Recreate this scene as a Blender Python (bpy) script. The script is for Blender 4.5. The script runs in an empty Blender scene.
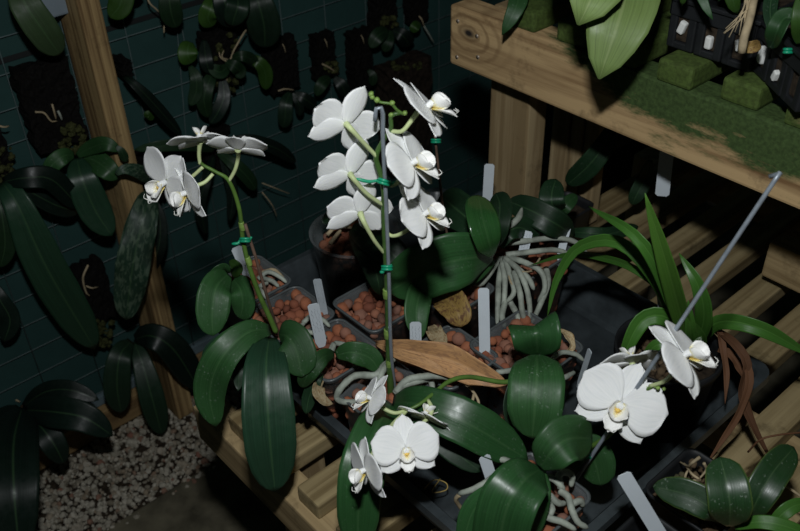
import bpy, bmesh, math, random
from mathutils import Vector, Matrix
random.seed(7)
sc = bpy.context.scene
COL = sc.collection

# ------------------------------------------------------------------ camera geometry
R0 = Vector((0.66593991, 0.74556945, -0.02549967))      # image right
D0 = Vector((0.43182868, -0.41312989, -0.80177782))     # image down
F0 = Vector((-0.60831573, 0.52292436, -0.59707796))     # viewing direction
FP = 899.016
CAM = Vector((0, 0, 0.70))                               # 0.70 m above the lower bench (z = 0)
HF = Vector((F0.x, F0.y, 0)).normalized()

def ray(u, v): return R0 * ((u - 400) / FP) + D0 * ((v - 265.5) / FP) + F0
def H(u, v, h): d = ray(u, v); return CAM + d * ((h - CAM.z) / d.z)
def Z(u, v, z): return CAM + ray(u, v) * z
def PX(u, v, x): d = ray(u, v); return CAM + d * (x / d.x)
def PY(u, v, y): d = ray(u, v); return CAM + d * (y / d.y)
def PF(u, v, ref, off=0.0):
    """point on the upright plane through ref that faces the room; off moves it towards the viewer"""
    d = ray(u, v)
    return CAM + d * (((ref - CAM).dot(HF) - off) / d.dot(HF))
def depth(p): return (p - CAM).dot(F0)
def cdir(r, u, f): return (R0 * r - D0 * u - F0 * f).normalized()

# ------------------------------------------------------------------ materials
def newmat(name):
    m = bpy.data.materials.new(name); m.use_nodes = True
    nt = m.node_tree; b = nt.nodes['Principled BSDF']
    return m, nt, b
def N(nt, t, **kw):
    n = nt.nodes.new(t)
    for k, v in kw.items(): setattr(n, k, v)
    return n
def L(nt, a, b): nt.links.new(a, b)
def ramp(nt, fac, stops):
    r = N(nt, 'ShaderNodeValToRGB')
    while len(r.color_ramp.elements) < len(stops): r.color_ramp.elements.new(0.5)
    for e, (p, c) in zip(r.color_ramp.elements, stops):
        e.position = p; e.color = (*c, 1) if len(c) == 3 else c
    L(nt, fac, r.inputs[0]); return r.outputs[0]
def mix(nt, fac, a, b, mode='MIX'):
    n = N(nt, 'ShaderNodeMix', data_type='RGBA', blend_type=mode)
    if isinstance(fac, (int, float)): n.inputs[0].default_value = fac
    else: L(nt, fac, n.inputs[0])
    for i, s in ((6, a), (7, b)):
        if isinstance(s, tuple): n.inputs[i].default_value = (*s, 1)
        else: L(nt, s, n.inputs[i])
    return n.outputs[2]
def noise(nt, vec, scale, detail=4, rough=.6, dist=0):
    n = N(nt, 'ShaderNodeTexNoise'); n.inputs['Scale'].default_value = scale
    n.inputs['Detail'].default_value = detail; n.inputs['Roughness'].default_value = rough
    n.inputs['Distortion'].default_value = dist
    if vec is not None: L(nt, vec, n.inputs['Vector'])
    return n.outputs['Fac']
def mapping(nt, src, scale=(1, 1, 1), loc=None):
    m = N(nt, 'ShaderNodeMapping'); m.inputs['Scale'].default_value = scale
    L(nt, src, m.inputs['Vector'])
    if loc is not None: L(nt, loc, m.inputs['Location'])
    return m.outputs[0]
def bump(nt, b, h, s=.3, d=.002):
    n = N(nt, 'ShaderNodeBump'); n.inputs['Strength'].default_value = s; n.inputs['Distance'].default_value = d
    L(nt, h, n.inputs['Height']); L(nt, n.outputs[0], b.inputs['Normal'])
def math_(nt, op, a, b=None, clamp=False):
    n = N(nt, 'ShaderNodeMath', operation=op, use_clamp=clamp)
    for i, s in ((0, a), (1, b)):
        if s is None: continue
        if isinstance(s, (int, float)): n.inputs[i].default_value = s
        else: L(nt, s, n.inputs[i])
    return n.outputs[0]

def plain(name, col, rough=.5, var=.15, scale=60, spec=.5, metal=0.0, bmp=0):
    m, nt, b = newmat(name)
    tc = N(nt, 'ShaderNodeTexCoord'); f = noise(nt, tc.outputs['Object'], scale)
    c1 = tuple(c * (1 - var) for c in col); c2 = tuple(min(1, c * (1 + var)) for c in col)
    L(nt, ramp(nt, f, [(.3, c1), (.7, c2)]), b.inputs['Base Color'])
    b.inputs['Roughness'].default_value = rough; b.inputs['Specular IOR Level'].default_value = spec
    b.inputs['Metallic'].default_value = metal
    if bmp: bump(nt, b, f, bmp, .002)
    return m

def leafmat(name, col, rib=(.06, .13, .05), rough=.34, speck=.0, mottle=None, edge=None, sheen=.5, ribw=.035):
    m, nt, b = newmat(name)
    tc = N(nt, 'ShaderNodeTexCoord'); uv = tc.outputs['UV']
    oi = N(nt, 'ShaderNodeObjectInfo')
    sep = N(nt, 'ShaderNodeSeparateXYZ'); L(nt, uv, sep.inputs[0])
    veins = noise(nt, mapping(nt, uv, (34, 1.2, 1)), 1.0, 3, .5)
    blot = noise(nt, tc.outputs['Object'], 38, 4)
    c0 = tuple(c * .62 for c in col); c2 = tuple(c * 1.35 for c in col)
    base = ramp(nt, veins, [(.25, c0), (.5, col), (.8, c2)])
    base = mix(nt, math_(nt, 'MULTIPLY', blot, .55), base, tuple(c * .7 for c in col))
    if mottle:
        mt = noise(nt, mapping(nt, uv, (5, 9, 1)), 1.6, 4, .6, .6)
        base = mix(nt, ramp(nt, mt, [(.48, (0, 0, 0)), (.6, (1, 1, 1))]), base, mottle)
    d = math_(nt, 'ABSOLUTE', math_(nt, 'SUBTRACT', sep.outputs[0], .5))
    ribf = ramp(nt, d, [(0.0, (1, 1, 1)), (ribw, (0, 0, 0))])
    base = mix(nt, math_(nt, 'MULTIPLY', ribf, .45), base, rib)
    if edge:
        ef = ramp(nt, d, [(.455, (0, 0, 0)), (.495, (1, 1, 1))])
        base = mix(nt, math_(nt, 'MULTIPLY', ef, .8), base, edge)
    if speck:
        s = noise(nt, tc.outputs['Object'], 420, 2, .5)
        s2 = noise(nt, tc.outputs['Object'], 60, 2, .5)
        sf = math_(nt, 'MULTIPLY', ramp(nt, s, [(.62, (0, 0, 0)), (.72, (1, 1, 1))]), ramp(nt, s2, [(.45, (0, 0, 0)), (.65, (1, 1, 1))]))
        base = mix(nt, math_(nt, 'MULTIPLY', sf, speck), base, (.25, .3, .25))
    hv = math_(nt, 'MULTIPLY_ADD', oi.outputs['Random'], .5); nt.nodes[-1].inputs[2].default_value = .75
    base = mix(nt, 1.0, base, hv, 'MULTIPLY')
    L(nt, base, b.inputs['Base Color'])
    rr = ramp(nt, noise(nt, tc.outputs['Object'], 90, 3), [(.3, (rough * .8,) * 3), (.7, (rough * 1.3,) * 3)])
    L(nt, rr, b.inputs['Roughness'])
    b.inputs['Specular IOR Level'].default_value = sheen
    bump(nt, b, veins, .10, .0008)
    return m

def woodmat(name, axis, light, dark, algae=None, z0=0, z1=1, knot=None, grain=1.0, amax=1.0):
    """softwood with grain along axis; algae = green growth on its upper part, an actual film on the timber"""
    m, nt, b = newmat(name)
    tc = N(nt, 'ShaderNodeTexCoord'); oi = N(nt, 'ShaderNodeObjectInfo')
    geo = N(nt, 'ShaderNodeNewGeometry')
    off = N(nt, 'ShaderNodeCombineXYZ'); 
    rnd = math_(nt, 'MULTIPLY', oi.outputs['Random'], 3.0)
    for i in range(3): L(nt, rnd, off.inputs[i])
    s = [70 * grain, 70 * grain, 70 * grain]; s['XYZ'.index(axis)] = 2.2
    pos = geo.outputs['Position']
    src = pos
    if knot:
        # growth rings swirl round the knot
        vd = N(nt, 'ShaderNodeVectorMath', operation='SUBTRACT'); L(nt, pos, vd.inputs[0]); vd.inputs[1].default_value = knot
        sx = N(nt, 'ShaderNodeVectorMath', operation='MULTIPLY'); L(nt, vd.outputs[0], sx.inputs[0]); sx.inputs[1].default_value = (.62, .0, 1.0)
        ln = N(nt, 'ShaderNodeVectorMath', operation='LENGTH'); L(nt, sx.outputs[0], ln.inputs[0])
    g = noise(nt, mapping(nt, src, tuple(s), off.outputs[0]), 1.0, 5, .62, .5)
    s2 = [14, 14, 14]; s2['XYZ'.index(axis)] = 1.0
    g2 = noise(nt, mapping(nt, src, tuple(s2), off.outputs[0]), 1.0, 3, .5, .8)
    gg = math_(nt, 'MULTIPLY_ADD', g, .6); nt.nodes[-1].inputs[2].default_value = 0
    gg = math_(nt, 'ADD', gg, math_(nt, 'MULTIPLY', g2, .4))
    mid = tuple((a + c) / 2 for a, c in zip(light, dark))
    base = ramp(nt, gg, [(.41, dark), (.48, mid), (.57, light)])
    if knot:
        wr = noise(nt, pos, 26, 3)
        rad = math_(nt, 'ADD', ln.outputs[1] if len(ln.outputs) > 1 else ln.outputs[0], math_(nt, 'MULTIPLY', wr, .012))
        rings = math_(nt, 'SINE', math_(nt, 'MULTIPLY', rad, 560))
        fall = ramp(nt, rad, [(.03, (1, 1, 1)), (.055, (0, 0, 0))])
        base = mix(nt, math_(nt, 'MULTIPLY', math_(nt, 'MULTIPLY', rings, fall), .55, True), base, tuple(c * .8 for c in dark))
        core = ramp(nt, rad, [(.009, (1, 1, 1)), (.0125, (0, 0, 0))])
        base = mix(nt, core, base, (.025, .02, .018))
    dirt = noise(nt, pos, 22, 5, .7)
    base = mix(nt, ramp(nt, dirt, [(.56, (0, 0, 0)), (.72, (.6, .6, .6))]), base, tuple(c * .35 for c in dark))
    if algae:
        sp = N(nt, 'ShaderNodeSeparateXYZ'); L(nt, pos, sp.inputs[0])
        zz = math_(nt, 'DIVIDE', math_(nt, 'SUBTRACT', sp.outputs[2], z0), z1 - z0)
        an = noise(nt, mapping(nt, pos, (9, 30, 30)), 1.0, 6, .72)
        af = math_(nt, 'ADD', zz, math_(nt, 'MULTIPLY', math_(nt, 'SUBTRACT', an, .5), 1.5))
        if knot:   # the sawn end of the board has stayed clean
            xx = math_(nt, 'MULTIPLY', math_(nt, 'SUBTRACT', sp.outputs[0], knot[0] + .17), 7.0)
            xx = math_(nt, 'MINIMUM', xx, 0.25)
            af = math_(nt, 'ADD', af, xx)
        fine = noise(nt, pos, 240, 3, .6)
        acol = ramp(nt, fine, [(.35, tuple(c * .55 for c in algae)), (.65, algae)])
        base = mix(nt, ramp(nt, af, [(.42, (0, 0, 0)), (.62, (amax,) * 3)]), base, acol)
    L(nt, base, b.inputs['Base Color']); b.inputs['Roughness'].default_value = .78
    b.inputs['Specular IOR Level'].default_value = .25
    bump(nt, b, g, .35, .0012)
    return m

M = {}
M['leaf'] = leafmat('orchid_leaf', (.025, .080, .024), speck=.4, rough=.46, sheen=.35)
M['leaf_dark'] = leafmat('dark_orchid_leaf', (.011, .034, .014), speck=.2, rough=.45, sheen=.35)
M['leaf_gloss'] = leafmat('glossy_orchid_leaf', (.025, .086, .026), rough=.36, speck=.25, sheen=.4)
M['leaf_shine'] = leafmat('shiny_orchid_leaf', (.028, .10, .026), rough=.22, speck=.1)
M['leaf_pale'] = leafmat('pale_broad_leaf', (.17, .25, .075), rib=(.30, .36, .16), rough=.5, sheen=.3)
M['leaf_grass'] = leafmat('strap_leaf', (.045, .135, .020), rib=(.10, .22, .05), rough=.4, sheen=.35)
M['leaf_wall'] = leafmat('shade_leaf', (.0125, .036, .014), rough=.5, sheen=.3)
M['leaf_blue'] = leafmat('long_leaf', (.018, .054, .028), rough=.38, sheen=.45)
M['leaf_mottle'] = leafmat('mottled_leaf', (.020, .052, .030), mottle=(.085, .13, .085), rough=.45, sheen=.4)
M['leaf_olive'] = leafmat('olive_strap_leaf', (.040, .072, .030), rough=.5, sheen=.3)
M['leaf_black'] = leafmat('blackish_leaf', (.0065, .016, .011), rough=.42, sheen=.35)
M['leaf_bright'] = leafmat('bright_strap_leaf', (.085, .21, .030), rib=(.14, .26, .06), rough=.45, sheen=.3)
M['leaf_lime'] = leafmat('lime_leaf', (.030, .078, .012), rough=.45, sheen=.35)
M['leaf_speck'] = leafmat('specked_leaf', (.018, .056, .018), rib=(.08, .14, .06), speck=.7, edge=(.09, .14, .03), rough=.4, ribw=.03)
M['leaf_dry'] = leafmat('dry_leaf', (.42, .235, .105), rib=(.48, .30, .15), mottle=(.27, .15, .075), rough=.6, sheen=.25)
M['leaf_paper'] = leafmat('papery_leaf', (.42, .34, .2), rib=(.45, .36, .2), mottle=(.26, .17, .08), rough=.65, sheen=.2)
M['leaf_yellow'] = leafmat('yellowed_leaf', (.26, .17, .05), rib=(.3, .2, .08), mottle=(.11, .055, .025), rough=.55, sheen=.3)
M['leaf_brown'] = leafmat('withered_leaf', (.11, .052, .026), rib=(.16, .08, .04), rough=.7, sheen=.2)
M['root'] = plain('root_skin', (.29, .32, .27), .62, .4, 70, .3)
M['root_tan'] = plain('dry_root', (.36, .29, .18), .7, .3, 90, .25)
M['stem'] = plain('flower_stem', (.085, .17, .03), .45, .25, 60)
M['stem_pale'] = plain('pedicel', (.52, .60, .30), .5, .2, 40)
M['stem_dark'] = plain('dark_stem', (.05, .11, .025), .45, .25, 80)
M['bud'] = plain('bud', (.20, .32, .07), .5, .2, 60)
M['stake_wire'] = plain('galvanised_wire', (.27, .31, .35), .42, .15, 120, .5, .35)
M['stake_cane'] = plain('brown_cane', (.13, .08, .055), .7, .35, 90)
M['clip'] = plain('green_plastic', (.008, .29, .15), .35, .1, 50)
M['tray'] = plain('black_plastic', (.038, .047, .051), .36, .4, 30, .5, 0, .05)
M['black_pot'] = plain('black_pot_plastic', (.011, .0125, .014), .55, .3, 50, .4)
M['soil'] = plain('dark_bark_soil', (.035, .025, .016), .9, .6, 160, .2, 0, .6)
M['mix_grey'] = plain('bark_mix', (.10, .085, .075), .8, .8, 45, .3, 0, .6)
M['slab'] = plain('tree_fern_fibre', (.0065, .006, .0055), .95, .6, 220, .1, 0, 1.0)
M['slab_brown'] = plain('brown_fern_fibre', (.022, .016, .012), .95, .6, 120, .1, 0, 1.0)
M['moss'] = plain('moss', (.045, .050, .018), .9, .6, 160, .1, 0, 1.0)
M['chip'] = plain('white_foam', (.74, .75, .72), .8, .08, 120, .2, 0, .2)
M['plaque'] = plain('grey_box', (.20, .25, .29), .6, .1, 20)
M['gravel'] = None
M['concrete'] = plain('mossy_concrete', (.125, .112, .076), .92, .5, 17, .2, 0, .5)
M['wire'] = plain('mesh_wire', (.085, .125, .125), .6, .2, 60)
M['rail_blue'] = plain('pale_rail', (.12, .17, .19), .55, .2, 20)
M['seam'] = plain('dark_seam', (.006, .008, .008), .8)
M['ink'] = plain('pencil', (.34, .36, .39), .8, .2, 200)
M['screw'] = plain('screw_head', (.36, .3, .24), .5, .3, 300, .5, .5)

def wall_m():
    m, nt, b = newmat('green_sheet'); geo = N(nt, 'ShaderNodeNewGeometry')
    f = noise(nt, geo.outputs['Position'], 7, 6, .65); g = noise(nt, geo.outputs['Position'], 90, 3)
    c = ramp(nt, f, [(.3, (.017, .049, .045)), (.7, (.028, .077, .071))])
    L(nt, mix(nt, math_(nt, 'MULTIPLY', g, .4), c, (.018, .05, .046)), b.inputs['Base Color'])
    b.inputs['Roughness'].default_value = .75; b.inputs['Specular IOR Level'].default_value = .25
    return m
M['wall'] = wall_m()

def island(name, stops, rough=.85, bmp=.5, scale=260, spec=.2):
    m, nt, b = newmat(name); geo = N(nt, 'ShaderNodeNewGeometry')
    c = ramp(nt, geo.outputs['Random Per Island'], stops)
    f = noise(nt, geo.outputs['Position'], scale, 4)
    c = mix(nt, math_(nt, 'MULTIPLY', f, .55), c, tuple(x * .45 for x in stops[0][1]))
    L(nt, c, b.inputs['Base Color']); b.inputs['Roughness'].default_value = rough
    b.inputs['Specular IOR Level'].default_value = spec
    bump(nt, b, f, bmp, .0008); return m
M['pellet'] = island('fired_clay', [(0, (.19, .066, .040)), (.3, (.30, .105, .058)), (.6, (.40, .145, .07)), (.82, (.32, .16, .11)), (1, (.24, .13, .095))])
M['gravel'] = island('gravel_stone', [(0, (.22, .19, .14)), (.3, (.42, .39, .31)), (.7, (.62, .58, .48)), (.93, (.34, .27, .19)), (1, (.3, .13, .09))], .9, .3, 150)
M['bark'] = island('bark_chips', [(0, (.04, .028, .018)), (.5, (.10, .065, .035)), (.85, (.17, .12, .07)), (1, (.07, .08, .04))], .95)

def clear_m():
    m, nt, b = newmat('clear_plastic')
    out = nt.nodes['Material Output']
    tr = N(nt, 'ShaderNodeBsdfTransparent'); tr.inputs[0].default_value = (.86, .88, .88, 1)
    b.inputs['Base Color'].default_value = (.24, .26, .265, 1); b.inputs['Roughness'].default_value = .28
    tc = N(nt, 'ShaderNodeTexCoord'); f = noise(nt, tc.outputs['Object'], 45, 4)
    lw = N(nt, 'ShaderNodeLayerWeight'); lw.inputs[0].default_value = .45
    fac = math_(nt, 'ADD', math_(nt, 'MULTIPLY', lw.outputs['Facing'], .36), math_(nt, 'MULTIPLY', f, .34), True)
    mx = N(nt, 'ShaderNodeMixShader'); L(nt, fac, mx.inputs[0]); L(nt, tr.outputs[0], mx.inputs[1]); L(nt, b.outputs[0], mx.inputs[2])
    L(nt, mx.outputs[0], out.inputs[0]); return m
M['clear'] = clear_m()
M['rim'] = plain('hazy_rim_plastic', (.085, .098, .10), .35, .15, 60)

def petal_m():
    m, nt, b = newmat('white_petal'); tc = N(nt, 'ShaderNodeTexCoord')
    v = noise(nt, mapping(nt, tc.outputs['UV'], (26, 2.2, 1)), 1.0, 3, .5)
    L(nt, ramp(nt, v, [(.3, (.77, .79, .78)), (.7, (.87, .875, .86))]), b.inputs['Base Color'])
    b.inputs['Roughness'].default_value = .62; b.inputs['Specular IOR Level'].default_value = .2
    b.inputs['Subsurface Weight'].default_value = .08; b.inputs['Subsurface Radius'].default_value = (.004, .004, .003)
    b.inputs['Subsurface Scale'].default_value = .3
    bump(nt, b, v, .22, .0006); return m
M['petal'] = petal_m()
def lip_m():
    m, nt, b = newmat('lip_white_yellow'); tc = N(nt, 'ShaderNodeTexCoord')
    sp = N(nt, 'ShaderNodeSeparateXYZ'); L(nt, tc.outputs['UV'], sp.inputs[0])
    n = noise(nt, mapping(nt, tc.outputs['UV'], (9, 9, 1)), 1.0, 2)
    f = math_(nt, 'ADD', sp.outputs[1], math_(nt, 'MULTIPLY', math_(nt, 'SUBTRACT', n, .5), .5))
    c = ramp(nt, f, [(.0, (.62, .46, .10)), (.16, (.76, .66, .20)), (.34, (.86, .85, .66)), (.5, (.87, .87, .84))])
    s = noise(nt, mapping(nt, tc.outputs['UV'], (16, 22, 1)), 1.0, 1)
    sf = math_(nt, 'MULTIPLY', ramp(nt, s, [(.6, (0, 0, 0)), (.66, (1, 1, 1))]), ramp(nt, sp.outputs[1], [(.3, (1, 1, 1)), (.45, (0, 0, 0))]))
    L(nt, mix(nt, sf, c, (.35, .08, .06)), b.inputs['Base Color']); b.inputs['Roughness'].default_value = .5
    return m
M['lip'] = lip_m()
M['callus'] = plain('yellow_callus', (.72, .48, .10), .5, .35, 300)
M['tag'] = plain('white_tag', (.60, .66, .70), .5, .05, 30)
M['tag_grey'] = plain('weathered_tag', (.40, .45, .48), .55, .12, 60)
WL, WD = (.50, .36, .19), (.26, .165, .075)
M['slat'] = woodmat('bench_slat_pine', 'Y', (.37, .29, .15), (.18, .13, .058), algae=(.12, .13, .035), z0=-.12, z1=.35, amax=.5)
M['rail'] = woodmat('bench_rail_pine', 'X', (.42, .31, .16), (.22, .15, .07))
M['board'] = woodmat('staging_board_pine', 'X', (.52, .36, .18), (.20, .115, .05), algae=(.060, .102, .030), z0=.257, z1=.355, knot=(-.683, .70, .300), grain=.8)
M['leg'] = woodmat('leg_pine', 'Z', (.44, .34, .19), (.24, .17, .085), grain=.75)
M['upslat'] = woodmat('algae_slat', 'Y', (.24, .18, .085), (.12, .085, .04), algae=(.070, .118, .024), z0=.26, z1=.36, amax=.95)
M['post'] = woodmat('post_pine', 'Z', (.50, .35, .16), (.17, .105, .045), grain=1.6)
M['sill'] = woodmat('sill_pine', 'Y', (.30, .2, .09), (.16, .1, .045))

# ------------------------------------------------------------------ mesh helpers
WLOC = {}
def wl(o): return WLOC[o.name] if o is not None else Vector((0, 0, 0))
def meta(o, label=None, cat=None, group=None, kind=None):
    if label: o['label'] = label
    if cat: o['category'] = cat
    if group: o['group'] = group
    if kind: o['kind'] = kind
    return o
def root_empty(name, loc, label, cat, group=None):
    o = bpy.data.objects.new(name, None); COL.objects.link(o); o.location = loc; o.empty_display_size = .02
    WLOC[o.name] = Vector(loc); return meta(o, label, cat, group)
def obj(name, V, Fc, mat, parent=None, uv=None, smooth=True, origin=None):
    if parent is not None: org = wl(parent)
    elif origin is not None: org = Vector(origin)
    else:
        zs = min(v[2] for v in V); n = len(V)
        org = Vector((sum(v[0] for v in V) / n, sum(v[1] for v in V) / n, zs))
    me = bpy.data.meshes.new(name)
    me.from_pydata([tuple(Vector(v) - org) for v in V], [], Fc)
    if uv:
        ul = me.uv_layers.new(name='UVMap')
        for lp in me.loops: ul.data[lp.index].uv = uv[lp.vertex_index]
    if smooth: me.polygons.foreach_set('use_smooth', [True] * len(me.polygons))
    me.materials.append(mat); me.update()
    o = bpy.data.objects.new(name, me); COL.objects.link(o)
    if parent is not None: o.parent = parent
    else: o.location = org
    WLOC[o.name] = org
    return o

class MB:
    def __init__(s): s.V = []; s.F = []; s.U = []
    def add(s, V, Fc, U=None):
        k = len(s.V); s.V += [Vector(v) for v in V]; s.F += [tuple(i + k for i in f) for f in Fc]
        s.U += list(U) if U else [(0.5, 0.5)] * len(V)
    def box(s, lo, hi, bev=.0015, rot=None, piv=None):
        bm = bmesh.new(); bmesh.ops.create_cube(bm, size=1)
        lo = Vector(lo); hi = Vector(hi)
        for v in bm.verts:
            v.co = Vector(((lo.x + hi.x) / 2 + v.co.x * (hi.x - lo.x), (lo.y + hi.y) / 2 + v.co.y * (hi.y - lo.y), (lo.z + hi.z) / 2 + v.co.z * (hi.z - lo.z)))
        if bev: bmesh.ops.bevel(bm, geom=bm.edges[:], offset=bev, segments=2, affect='EDGES', profile=.6)
        if rot is not None:
            p = Vector(piv) if piv is not None else (lo + hi) / 2
            for v in bm.verts: v.co = p + rot @ (v.co - p)
        bm.verts.index_update()
        s.add([v.co.copy() for v in bm.verts], [[v.index for v in f.verts] for f in bm.faces]); bm.free()
    def ring_loft(s, rings, cap0=True, cap1=True):
        n = len(rings[0]); V = [p for r in rings for p in r]; Fc = []
        for i in range(len(rings) - 1):
            for j in range(n):
                a = i * n + j; b = i * n + (j + 1) % n
                Fc.append((a, b, b + n, a + n))
        if cap0: Fc.append(tuple(reversed(range(n))))
        if cap1: Fc.append(tuple(range((len(rings) - 1) * n, len(rings) * n)))
        s.add(V, Fc)
    def build(s, name, mat, parent=None, smooth=False, uv=False, origin=None):
        return obj(name, s.V, s.F, mat, parent, s.U if uv else None, smooth, origin)

def spline(pts, n):
    pts = [Vector(p) for p in pts]
    if len(pts) == 2: return [pts[0].lerp(pts[1], i / n) for i in range(n + 1)]
    P_ = [pts[0] * 2 - pts[1]] + pts + [pts[-1] * 2 - pts[-2]]
    dense = []
    for i in range(1, len(P_) - 2):
        a, b, c, d = P_[i - 1:i + 3]
        for k in range(24):
            t = k / 24
            dense.append(.5 * ((2 * b) + (c - a) * t + (2 * a - 5 * b + 4 * c - d) * t * t + (3 * b - a - 3 * c + d) * t ** 3))
    dense.append(pts[-1].copy())
    Ls = [0]
    for a, b in zip(dense, dense[1:]): Ls.append(Ls[-1] + (b - a).length)
    out = []; j = 0
    for i in range(n + 1):
        s = Ls[-1] * i / n
        while j < len(Ls) - 2 and Ls[j + 1] < s: j += 1
        seg = Ls[j + 1] - Ls[j] or 1e-9
        out.append(dense[j].lerp(dense[j + 1], min(1, max(0, (s - Ls[j]) / seg))))
    return out
def interp(tab, t):
    for (a, x), (b, y) in zip(tab, tab[1:]):
        if t <= b:
            k = (t - a) / (b - a) if b > a else 0
            return x + (y - x) * k
    return tab[-1][1]

def tube_into(mb, pts, r, n=None, seg=8, jit=0):
    if n is None: n = max(4, (len(pts) - 1) * 7)
    C = spline(pts, n)
    T = [(C[min(i + 1, n)] - C[max(i - 1, 0)]).normalized() for i in range(n + 1)]
    ref = Vector((0, 0, 1)) if abs(T[0].z) < .9 else Vector((1, 0, 0))
    nrm = (ref - T[0] * ref.dot(T[0])).normalized(); rings = []
    for i in range(n + 1):
        nrm = (nrm - T[i] * nrm.dot(T[i])).normalized(); bi = T[i].cross(nrm)
        t = i / n
        rr = interp(r, t) if isinstance(r, list) else r
        if jit: rr *= 1 + random.uniform(-jit, jit)
        rings.append([C[i] + (nrm * math.cos(a) + bi * math.sin(a)) * rr for a in [2 * math.pi * k / seg for k in range(seg)]])
    mb.ring_loft(rings)
def tube(name, pts, r, mat, parent=None, n=None, seg=8, jit=0):
    mb = MB(); tube_into(mb, pts, r, n, seg, jit); return mb.build(name, mat, parent, True)

PROF = {
 'phal': [(0, .30), (.05, .42), (.15, .66), (.3, .87), (.5, 1), (.68, .98), (.82, .82), (.91, .58), (.97, .30), (1, .02)],
 'broad': [(0, .12), (.08, .36), (.25, .80), (.45, 1), (.7, .97), (.86, .78), (.94, .5), (.985, .22), (1, .03)],
 'oval': [(0, .12), (.08, .38), (.25, .78), (.48, 1), (.72, .96), (.87, .72), (.95, .42), (1, .03)],
 'strap': [(0, .55), (.15, .8), (.4, 1), (.65, .9), (.82, .62), (.93, .32), (1, .03)],
 'long': [(0, .35), (.1, .6), (.3, .92), (.55, 1), (.78, .9), (.9, .65), (.97, .33), (1, .03)],
 'dry': [(0, .12), (.12, .4), (.3, .75), (.55, 1), (.8, .8), (.93, .4), (1, .03)],
 'end': [(0, .10), (.12, .36), (.3, .62), (.55, .88), (.8, 1.0), (.94, .98), (1, .86)],
}
def leaf(name, pts, wpx, mat, parent, roll=0, fold=.12, arch=.10, prof='phal', thick=.0016, wave=0, n=22, m=12):
    """blade along a midrib of world points; wpx = width in photo pixels at its middle; roll turns the blade about its midrib"""
    if prof in ('phal', 'broad', 'long'): fold *= 1.7
    C = spline(pts, n)
    mid = C[n // 2]; W = wpx * depth(mid) / FP / 2
    T = [(C[min(i + 1, n)] - C[max(i - 1, 0)]).normalized() for i in range(n + 1)]
    top = []; bot = []; uv = []
    ph = random.uniform(0, 6)
    for i in range(n + 1):
        t = i / n; view = (CAM - C[i]).normalized()
        s = T[i].cross(view).normalized(); nn = s.cross(T[i]).normalized()
        a = roll if not isinstance(roll, (tuple, list)) else roll[0] + (roll[1] - roll[0]) * t
        a = math.radians(a)
        s2 = s * math.cos(a) + nn * math.sin(a); n2 = nn * math.cos(a) - s * math.sin(a)
        w = W * interp(PROF[prof], t)
        for j in range(m + 1):
            x = -1 + 2 * j / m
            z = fold * abs(x) * w - arch * w * x * x * .5
            if wave: z += wave * w * math.sin(t * 17 + ph + (2 if x > 0 else 0)) * x * x
            p = C[i] + s2 * (x * w) + n2 * z
            th = thick * (1 - .75 * abs(x)) * (0.4 if i in (0, n) else 1)
            top.append(p + n2 * th * .5); bot.append(p - n2 * th * .5); uv.append((.5 + x / 2, t))
    V = top + bot; K = len(top); Fc = []
    for i in range(n):
        for j in range(m):
            a = i * (m + 1) + j; b = a + 1; c = b + m + 1; d = a + m + 1
            Fc.append((a, b, c, d)); Fc.append((K + d, K + c, K + b, K + a))
    def rim(a, b): Fc.append((b, a, K + a, K + b))
    for j in range(m): rim(j, j + 1); rim(n * (m + 1) + j + 1, n * (m + 1) + j)
    for i in range(n): rim((i + 1) * (m + 1), i * (m + 1)); rim(i * (m + 1) + m, (i + 1) * (m + 1) + m)
    return obj(name, V, Fc, mat, parent, uv + uv)

def petal_into(mb, base, ax, ay, az, length, width, prof, cup=.1, reflex=.0, n=12, m=8, ruffle=.0, th=.0007):
    """petal grows from base along ay; az is the side it shows"""
    top = []; bot = []; uv = []; ph = random.uniform(0, 6)
    for i in range(n + 1):
        t = i / n; w = width / 2 * interp(prof, t)
        y = length * t; zc = -reflex * length * t * t
        for j in range(m + 1):
            x = -1 + 2 * j / m
            z = zc + cup * w * x * x + ruffle * w * math.sin(5 * t + ph + 2 * x) * (t)
            yy = y - .04 * length * x * x * t
            p = base + ax * (x * w) + ay * yy + az * z
            top.append(p + az * th / 2); bot.append(p - az * th / 2); uv.append((.5 + x / 2, t))
    V = top + bot; K = len(top); Fc = []
    for i in range(n):
        for j in range(m):
            a = i * (m + 1) + j; b = a + 1; c = b + m + 1; d = a + m + 1
            Fc.append((a, b, c, d)); Fc.append((K + d, K + c, K + b, K + a))
    def rim(a, b): Fc.append((b, a, K + a, K + b))
    for j in range(m): rim(j, j + 1); rim(n * (m + 1) + j + 1, n * (m + 1) + j)
    for i in range(n): rim((i + 1) * (m + 1), i * (m + 1)); rim(i * (m + 1) + m, (i + 1) * (m + 1) + m)
    mb.add(V, Fc, uv + uv)

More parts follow.
